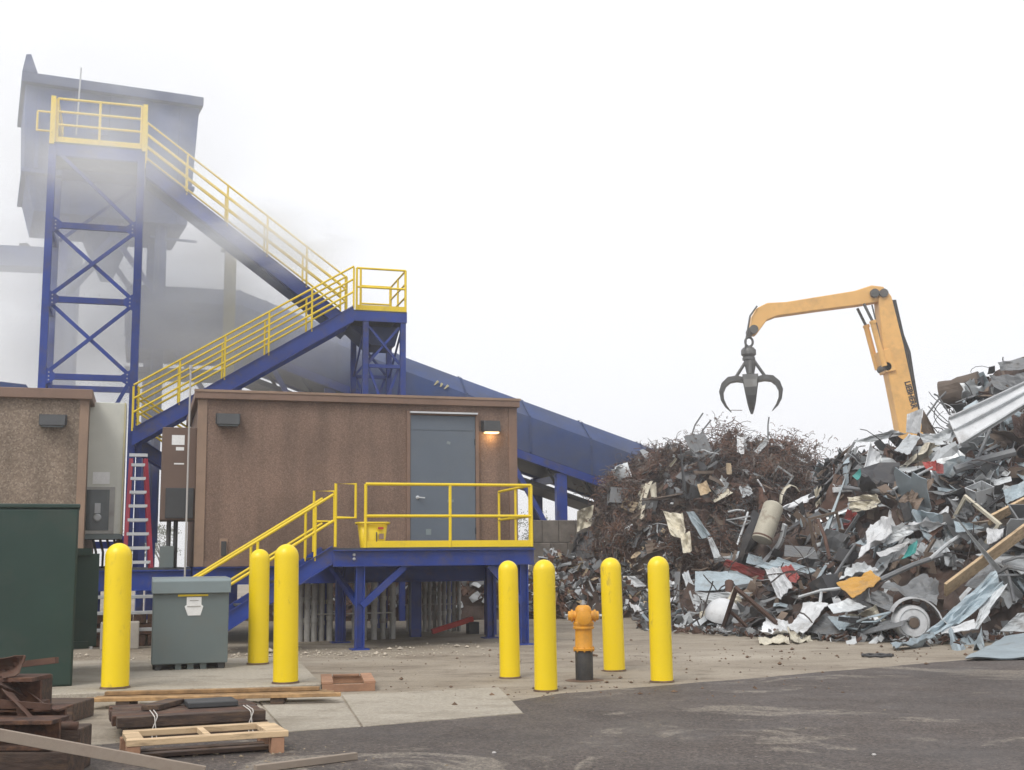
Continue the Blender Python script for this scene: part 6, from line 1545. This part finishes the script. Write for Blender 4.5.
# flat bluish sheet at the right edge on the ground
g0 = [gnd(965, 661.5), gnd(1060, 660), gnd(1060, 645), gnd(1005, 645)]
t_ = thing('ground_sheet', 'big pale bluish sheet lying at the right edge by the asphalt', 'metal sheet', g0[0])
mb = MB(); vs = []; nn = 8
for s in (0, 1):
    for j in range(nn+1):
        for i in range(nn+1):
            p = g0[0].lerp(g0[1], i/nn).lerp(g0[3].lerp(g0[2], i/nn), j/nn) - g0[0]
            z = 0.03 + 0.22*math.sin(j/nn*1.45)*min(1, .35+i/nn) + 0.03*mnoise.noise(p*2.5)
            vs.append((p.x, p.y, z + s*.015))
q = (nn+1)**2
fs = [(j*(nn+1)+i, j*(nn+1)+i+1, (j+1)*(nn+1)+i+1, (j+1)*(nn+1)+i) for j in range(nn) for i in range(nn)]
MB().add(vs, fs + [tuple(k+q for k in reversed(f)) for f in fs]).build('sheet_body', SM['blue-grey'], t_, fix=False)
# whiskers of rebar on top of the brown heap
for i, (a, b, c) in enumerate((((690, 440), (695, 425), (703, 413)), ((697, 445), (703, 430), (711, 420)), ((768, 440), (768, 425), (769, 417)), ((925, 418), (938, 400), (946, 392)), ((950, 415), (938, 396), (934, 394)))):
    y = 33.5 if a[0] < 800 else 26.5
    p = [at(*k, y) for k in (a, b, c)]
    t_ = thing('rebar_whisker', ['longer left rebar of the pair poking from the brown heap top', 'shorter right rebar of the pair poking from the brown heap top', 'thin upright wire below the grapple on the brown heap top', 'thin pole leaning right beside the excavator boom', 'thin pole leaning left beside the excavator boom'][i], 'rod', p[0])
    MB().tube([k - p[0] for k in p], .022, 6).build('rod_body', SM['dark grey'], t_, True)

# ------------------------------------------------------------------ excavator (material handler) behind the heap
EY = 44.0
bp = lambda px, py, dy=0: at(px, py, EY+dy)
ex0 = bp(908, 450); ex0.z = 0
ex = thing('material_handler', 'yellow scrap handler with raised boom and stick behind the heap', 'excavator', ex0)
def plate(pts, t, mt, name, par, bev=0.03):
    """box-section arm: outline in the arm's own plane, thickness t across it"""
    P = [bp(*q) - ex0 for q in pts]
    return MB().prism(P, (0, -t/2, 0), (0, t/2, 0)).build(name, mt, par, bevel=bev)
boom = plate([(876, 300), (884, 291), (889, 298), (901, 346), (910, 388), (919, 425), (927, 470), (930, 505), (904, 505), (900, 450), (893, 412), (885, 372), (880, 345)], 0.62, M['exc'], 'boom', ex)
stick = plate([(749, 334), (751, 318), (756, 309), (766, 304), (785, 303), (853, 292), (870, 286.5), (882, 288), (886, 297), (880, 302.5), (858, 306), (815, 311.5), (776, 317), (766, 321), (755, 336)], 0.46, M['exc'], 'stick', ex)
for (px, py) in ((881, 295), (884, 368), (752, 331), (872, 295)):
    c = bp(px, py) - ex0; MB().lathe([(0.16, -.4), (0.16, .4)], c, 16, Matrix.Rotation(R(90), 3, 'X')).build('pivot_pin', M['steel'], boom if px > 800 else stick, True)
# stick cylinder
c0, c1, c2 = (bp(860.5, 306)-ex0, bp(869, 323)-ex0, bp(881, 368)-ex0)
for dy in (-0.42, 0.42):
    o_ = Vector((0, dy, 0))
    MB().tube([c0+o_, c1+o_], .055, 10).build('cylinder_rod', M['steel'], ex, True)
    MB().tube([c1+o_, c1+o_+(c1-c0).normalized()*.12], .13, 12).tube([c1+o_, c2+o_], .105, 12).build('cylinder_barrel', M['exc'], ex, True)
plate([(876, 353), (886, 350), (893, 372), (883, 374)], 0.8, M['exc'], 'cylinder_bracket', boom, .02)
# hoses along the boom's back
for k, (xx, dy) in enumerate(((902.5, -.2), (904.5, 0), (906, .2))):
    MB().tube([bp(xx-11, 300, dy)-ex0, bp(xx-3, 335, dy)-ex0, bp(xx+3.5, 352, dy)-ex0, bp(xx+7, 375, dy)-ex0, bp(xx+12, 405, dy)-ex0, bp(xx+22, 450, dy)-ex0], .045, 8).build('hose', M['black'], ex, True)
MB().tube([bp(872, 305, -.3)-ex0, bp(878, 330, -.4)-ex0, bp(882, 350, -.36)-ex0], .03, 6).build('hose', M['steel'], ex, True)
MB().tube([bp(757, 306, -.28)-ex0, bp(750, 316, -.3)-ex0, bp(746, 340, -.25)-ex0, bp(745, 352, -.2)-ex0], .035, 6).build('hose', M['steel'], ex, True)
# maker's name painted down the boom
fc_ = bpy.data.curves.new('boom_lettering', 'FONT'); fc_.body = 'LIEBHERR'; fc_.size = 0.27; fc_.extrude = 0.004; fc_.offset = 0.009; fc_.align_x = 'CENTER'; fc_.align_y = 'CENTER'
fo = bpy.data.objects.new('boom_lettering_source', fc_); COL.objects.link(fo)
bpy.context.view_layer.update()
tm = bpy.data.meshes.new_from_object(fo.evaluated_get(bpy.context.evaluated_depsgraph_get())); bpy.data.objects.remove(fo, do_unlink=True)
tm.materials.append(M['black']); to = bpy.data.objects.new('boom_lettering', tm); COL.objects.link(to); to.parent = boom
c = bp(907.8, 396) - ex0; dv = (bp(912, 410) - bp(904.5, 383)); ang = math.atan2(dv.z, dv.x)
to.matrix_local = Matrix.Translation(c + Vector((0, -0.32, 0))) @ Matrix.Rotation(R(90), 4, 'X') @ Matrix.Rotation(ang, 4, 'Z')
ll = max(v.co.x for v in tm.vertices) - min(v.co.x for v in tm.vertices); to.scale = (dv.length/ll, dv.length/ll*1.25, 1)
# undercarriage and house, hidden from here by the heap
MB().box((-0.2, -1.3, 1.55), (3.6, 1.3, 2.7)).build('upper_body', M['exc'], ex, bevel=.08)
MB().box((0.0, -1.28, 2.705), (1.4, -0.2, 3.9)).build('cab', M['glass'], ex, bevel=.06)
MB().lathe([(0.9, 1.25), (0.9, 1.545)], (1.6, 0, 0), 24).build('slew_ring', M['steel'], ex, True)
MB().box((-0.3, -1.0, 0.55), (3.6, 1.0, 1.245)).build('chassis', M['dark'], ex, bevel=.05)
for x in (0.3, 3.0):
    for y in (-1.25, 1.25):
        MB().lathe([(0.1, -.2), (.5, -.2), (.55, -.1), (.55, .1), (.5, .2), (.1, .2)], (x, y, .55), 24, Matrix.Rotation(R(90), 3, 'X')).build('wheel', M['black'], ex, True)
# grapple: its own thing, hung from the stick tip
gp = bp(750, 337)
gr = thing('orange_peel_grapple', 'dark steel orange-peel grapple hanging open over the brown heap', 'grapple', gp)
gq = lambda px, py: bp(px, py) - gp
def ring(c, R_, r_, axis='Y', n=18):
    pts = []
    for k in range(n+1):
        t = 2*math.pi*k/n; pts.append(c + Vector((R_*math.cos(t), 0, R_*math.sin(t)*1.25)))
    return MB().tube(pts, r_, 8)
ring(gq(749, 342), .14, .045).build('hanger_link', M['steel'], gr, True)
cz = gq(748.5, 352)
MB().lathe([(0.1, .2), (0.2, .16), (0.28, .06), (0.28, -.1), (0.2, -.18), (0.24, -.22), (0.24, -.3), (.16, -.34)], cz, 18).build('rotator', M['steel'], gr, True)
top = gq(750, 361); hub = gq(750.5, 380)
MB().lathe([(0.16, .1), (0.22, .0), (0.2, -.2), (.12, -.6), (0.3, -.66), (.32, -.8), (.15, -.86)], top, 14).build('head', M['steel'], gr, True)
for k in range(4):
    a = R(k*90 - 11.5) ; ca, sa = math.cos(a), math.sin(a)
    dirv = Vector((ca, sa, 0)); tan = Vector((-sa, ca, 0))
    prof = [(.24, .0, .12), (.5, .06, .15), (.78, .02, .16), (.98, -.16, .15), (1.08, -.42, .13), (1.05, -.70, .10), (.93, -.95, .07), (.74, -1.18, .02)]
    vs = []; n_ = len(prof)
    for i, (r_, z_, th_) in enumerate(prof):
        p0 = Vector((prof[max(i-1,0)][0], prof[max(i-1,0)][1])); p1 = Vector((prof[min(i+1,n_-1)][0], prof[min(i+1,n_-1)][1]))
        d2 = (p1-p0).normalized(); nn = Vector((-d2.y, d2.x)); w_ = .25*(1-(i/(n_-1))**2)+.04
        for s1, s2 in ((1,-1),(1,1),(-1,1),(-1,-1)):
            q = Vector((r_, z_)) + nn*(th_*.62*s1)
            vs.append(hub + dirv*q.x + tan*(w_*s2) + Vector((0,0,q.y)))
    fs = [(i*4+j, i*4+(j+1) % 4, (i+1)*4+(j+1) % 4, (i+1)*4+j) for i in range(n_-1) for j in range(4)] + [(0,1,2,3), tuple((n_-1)*4+j for j in range(4))]
    tn = MB().add(vs, fs).build('tine', M['steel'], gr)
    MB().tube([top + dirv*.16 + Vector((0,0,-.02)), hub + dirv*.52 + Vector((0,0,.14))], .06, 8).build('tine_cylinder', M['steel'], tn, True)

# ------------------------------------------------------------------ distant trees seen through the gaps
def tree(p, h, seed, label):
    r = random.Random(seed); t_ = thing('bare_tree', label, 'tree', p, 0, 'distant trees in the mist')
    mb = MB().tube([(0,0,0), (0.05*h*.1,0,h*.25), (0,0.02*h,h*.55)], [h*.03, h*.022, h*.01], 7)
    for k in range(7):
        a = r.uniform(0, 6.3); z = h*r.uniform(.22, .5); e = Vector((math.cos(a)*h*.22, math.sin(a)*h*.22, z+h*.25)); mb.tube([(0,0,z), (e.x*.5, e.y*.5, z+h*.15), e], [h*.012, h*.008, h*.003], 5)
    mb.build('trunk', M['wood_dark'], t_)
    mb = MB()
    cl = [Vector((r.gauss(0, h*.15), r.gauss(0, h*.15), h*r.uniform(.45, .9))) for _ in range(26)]
    for c in cl:
        for _ in range(45):
            q = c + Vector((r.gauss(0, 1), r.gauss(0, 1), r.gauss(0, .8)))*h*.055; a = Vector((r.gauss(0,1), r.gauss(0,1), r.gauss(0,1))).normalized(); b = a.orthogonal().normalized(); s = h*.013
            mb.add([q-a*s, q+b*s*.7, q+a*s, q-b*s*.7], [(0,1,2,3)])
    mb.build('crown', M['leaf'], t_, fix=False)
M['leaf'] = mat('dull_foliage', (0.07, 0.085, 0.04), 0.8, var=0.4, vscale=.5)
for i, (px, Y, h) in enumerate(((138, 95, 4.5), (160, 110, 5.5), (536, 100, 6.0), (549, 90, 4.0))):
    q = at(px, 560, Y); q.z = 0
    tree(q, h, 40+i, ['misty tree seen left under the red ladder', 'misty tree seen right below the brown panel', 'larger misty tree between house and scrap heap', 'smaller misty bush beside the block wall'][i])

# ---- say which piece is which: by the nearest thing one can find
LAND = [('the cream tank', 768, 525), ('the white blower', 912, 616), ('the orange panel', 858, 587), ('the long wooden plank', 985, 558), ('the white roof panel', 990, 412),
        ('the pale tray panel', 728, 587), ('the red beam', 740, 570), ('the boom foot', 905, 432), ('the rightmost bollard', 662, 575), ('the hydrant bollards', 600, 565), ('the teal sheet', 905, 553),
        ('the orange-red sheet', 935, 466), ('the brown drum', 962, 392), ('the heap shoulder', 862, 448), ('the bent grey channel', 705, 536), ('the right edge', 1020, 480), ('the ground sheet', 1010, 645),
        ('the conveyor end', 605, 455), ('the block wall', 560, 530), ('the brown heap top', 690, 432), ('the grapple', 752, 412), ('the grey board', 1000, 524), ('the pole tip', 842, 488), ('the black sheet', 584, 558),
        ('the cream rag', 694, 535), ('the ribbed panel foot', 832, 607), ('the asphalt edge', 900, 655), ('the dark frame', 1010, 575), ('the curled white strip', 800, 490)]
def words(px, py, l):
    dx, dy = px-l[1], py-l[2]
    if abs(dx) > 2*abs(dy): return ('left of ' if dx < 0 else 'right of ') + l[0]
    if abs(dy) > 2*abs(dx): return ('above ' if dy < 0 else 'below ') + l[0]
    return ('up' if dy < 0 else 'down') + (' and left of ' if dx < 0 else ' and right of ') + l[0]
used_labels = set()
for o, color, shape, px, py, s in LOOSE:
    near = sorted(LAND, key=lambda l: (px-l[1])**2 + (py-l[2])**2)
    size = 'big ' if s > 1.2 else ('small ' if s < 0.75 else '')
    opts = ['%s%s %s %s' % (size, color, shape, words(px, py, near[0]))] + ['%s%s %s %s, near %s' % (size, color, shape, words(px, py, near[0]), n_[0]) for n_ in near[1:4]] + ['%s%s %s %s' % (size, color, shape, words(px, py, n_)) for n_ in near[1:5]]
    opts = [q for q in opts if len(q.split()) <= 16]
    lab = next((q for q in opts if q not in used_labels), opts[0]); used_labels.add(lab); o['label'] = lab

def bank(x, y):
    r2 = ((x+2.2)/5.2)**2 + ((y-31.6)/1.6)**2
    return 1.35*(1-r2)**0.6*(1+0.5*mnoise.noise(Vector((x*1.3, y*1.3, 2)))) if r2 < 1 else 0.0
mound('rubble_bank', -7.6, 3.2, 29.8, 33.4, bank, 0.15, 'low dark rubble bank seen through the conduits under the house')
def samp_bank(r):
    x, y = r.uniform(-7.4, 3), r.uniform(30, 33.2); h = bank(x, y)
    return (Vector((x, y, h)), Vector((0, -.5, .85)), r.uniform(-.05, .1)) if h > .03 else None
for nm, key, n, seed in (('bank_rust', 'rusty', 900, 51), ('bank_dark', 'dark grey', 600, 52), ('bank_pale', 'pale grey', 220, 53)):
    fragments(nm, '%s fragments covering the rubble bank behind the house' % key, n, samp_bank, SM[key], .2, seed)

def spill(x, y):
    r2 = ((x-1.5)/1.9)**2 + ((y-31.3)/1.3)**2
    return 1.25*(1-r2)**0.7*(1+0.6*mnoise.noise(Vector((x*1.7, y*1.7, 4)))) if r2 < 1 else 0.0
mound('low_scrap_spill', -0.5, 3.5, 29.9, 32.7, spill, 0.12, 'low spill of small scrap between the platform and the brown heap')
def samp_spill(r):
    x, y = r.uniform(-.4, 3.3), r.uniform(30, 32.6); h = spill(x, y)
    return (Vector((x, y, h)), Vector((0, -.5, .85)), r.uniform(-.05, .12)) if h > .03 else None
for nm, key, n, seed in (('spill_rust', 'rusty', 420, 71), ('spill_dark', 'dark grey', 420, 72), ('spill_pale', 'pale grey', 240, 73), ('spill_tan', 'tan', 90, 74)):
    fragments(nm, '%s bits covering the low spill beside the brown heap' % key, n, samp_spill, SM[key], .17, seed)
# irregular rusty pieces thrown on the foreground stack
for i, (shp, x, y, z, rot, sc_k, lab) in enumerate((
    ('bent bar', -3.62, 8.5, .50, (8, 3, 96), .5, 'bent rusty iron lying across the front of the bottom left stack'),
    ('bent bar', -3.75, 8.9, .70, (-6, 4, 75), .55, 'bent rusty iron lying on top of the bottom left stack'),
    ('bent panel', -3.7, 8.8, .72, (12, -14, 30), .42, 'small rusty plate tilted on top of the bottom left stack'),
    ('bent panel', -3.42, 8.55, .45, (50, 20, 10), .36, 'small rusty plate leaning at the right of the bottom left stack'),
    ('twisted strip', -3.5, 8.75, .55, (20, 30, 60), .5, 'twisted rusty strip in the bottom left stack'),
    ('old pipe', -3.3, 8.62, .34, (0, 8, 85), .45, 'short rusty pipe lying in the bottom left stack'))):
    piece(shp, 'rusty', (x, y, z), ori(*rot), sc_k, lab, None, random.Random(i+3).choice(SH[shp]))
# ------------------------------------------------------------------ air: haze over the yard and steam round the tower
def volume_mat(name, col, dens, anis=0.0):
    m = bpy.data.materials.new(name); m.use_nodes = True; N, L = m.node_tree.nodes, m.node_tree.links; N.clear()
    out = N.new('ShaderNodeOutputMaterial'); pv = N.new('ShaderNodeVolumePrincipled')
    pv.inputs['Color'].default_value = col; pv.inputs['Density'].default_value = dens; pv.inputs['Anisotropy'].default_value = anis
    L.new(pv.outputs[0], out.inputs['Volume']); return m, N, L, pv
hm, *_ = volume_mat('thin_mist', (0.97, 0.98, 1.0, 1), 0.0024, 0.7)
hz = MB().box((-265, -65, -1.0), (265, 465, 17.0)).build('haze', hm); tag(hz, 'thin pale mist hanging over the whole yard', 'haze', kind='stuff')
STEAM = [  # centre, radii, peak density, seed
    (pw(hit(200, 310, 11.6)[0], 11.9, hit(200, 318, 11.6)[1]), (6.4, 1.0, 2.9), 2.4, 1.0),
    (pw(hit(60, 300, 11.0)[0], 11.6, hit(60, 330, 11.0)[1]), (5.6, 1.5, 4.6), 1.6, 5.0),
    (pw(hit(85, 190, 9.9)[0], 10.9, hit(85, 190, 9.9)[1]), (3.6, 0.9, 2.6), 0.8, 9.0),
    (pw(hit(255, 240, 9.5)[0], 9.5, hit(255, 240, 9.5)[1]), (3.4, 0.7, 1.4), 3.2, 13.0),
    (at(95, 130, 25.0), (5.0, 1.0, 3.4), 1.15, 21.0),
]
for i, (c, rad, dens, sd) in enumerate(STEAM):
    m, N, L, pv = volume_mat('steam_%d' % i, (0.985, 0.994, 1.0, 1), dens, (0.05, 0.5, 0.0, 0.4, 0.0)[i])
    tc = N.new('ShaderNodeTexCoord')
    ln = N.new('ShaderNodeVectorMath'); ln.operation = 'LENGTH'; L.new(tc.outputs['Object'], ln.inputs[0])
    nz = N.new('ShaderNodeTexNoise'); nz.inputs['Scale'].default_value = 2.2; nz.inputs['Detail'].default_value = 4.0; nz.inputs['Roughness'].default_value = 0.55; nz.inputs['Distortion'].default_value = 0.6
    ad = N.new('ShaderNodeVectorMath'); ad.operation = 'ADD'; ad.inputs[1].default_value = (sd, sd*2, 0); L.new(tc.outputs['Object'], ad.inputs[0]); L.new(ad.outputs[0], nz.inputs['Vector'])
    fall = N.new('ShaderNodeMapRange'); fall.interpolation_type = 'SMOOTHSTEP'
    fall.inputs['From Min'].default_value = 1.0; fall.inputs['From Max'].default_value = 0.15; fall.inputs['To Min'].default_value = 0.0; fall.inputs['To Max'].default_value = 1.0; L.new(ln.outputs['Value'], fall.inputs[0])
    nr = N.new('ShaderNodeMapRange'); nr.inputs['From Min'].default_value = 0.36; nr.inputs['From Max'].default_value = 0.64; nr.inputs['To Min'].default_value = 0.08; nr.inputs['To Max'].default_value = 1.0; L.new(nz.outputs[0], nr.inputs[0])
    mu = N.new('ShaderNodeMath'); mu.operation = 'MULTIPLY'; L.new(fall.outputs[0], mu.inputs[0]); L.new(nr.outputs[0], mu.inputs[1])
    m2 = N.new('ShaderNodeMath'); m2.operation = 'MULTIPLY'; m2.inputs[1].default_value = dens; L.new(mu.outputs[0], m2.inputs[0]); L.new(m2.outputs[0], pv.inputs['Density'])
    bm = bmesh.new(); bmesh.ops.create_icosphere(bm, subdivisions=3, radius=1.0); me = bpy.data.meshes.new('steam_cloud'); bm.to_mesh(me); bm.free()
    me.materials.append(m); o = bpy.data.objects.new('steam_cloud', me); COL.objects.link(o)
    o.location = c; o.scale = rad; o.rotation_euler = (0, 0, YAW)
    tag(o, ['steam drifting before the conveyor behind the stairs', 'steam behind the tower legs at the left', 'thin steam before the blue housing', 'thin steam round the upper stair flight', 'thin steam veiling the railed top of the tower'][i], 'steam', kind='stuff')
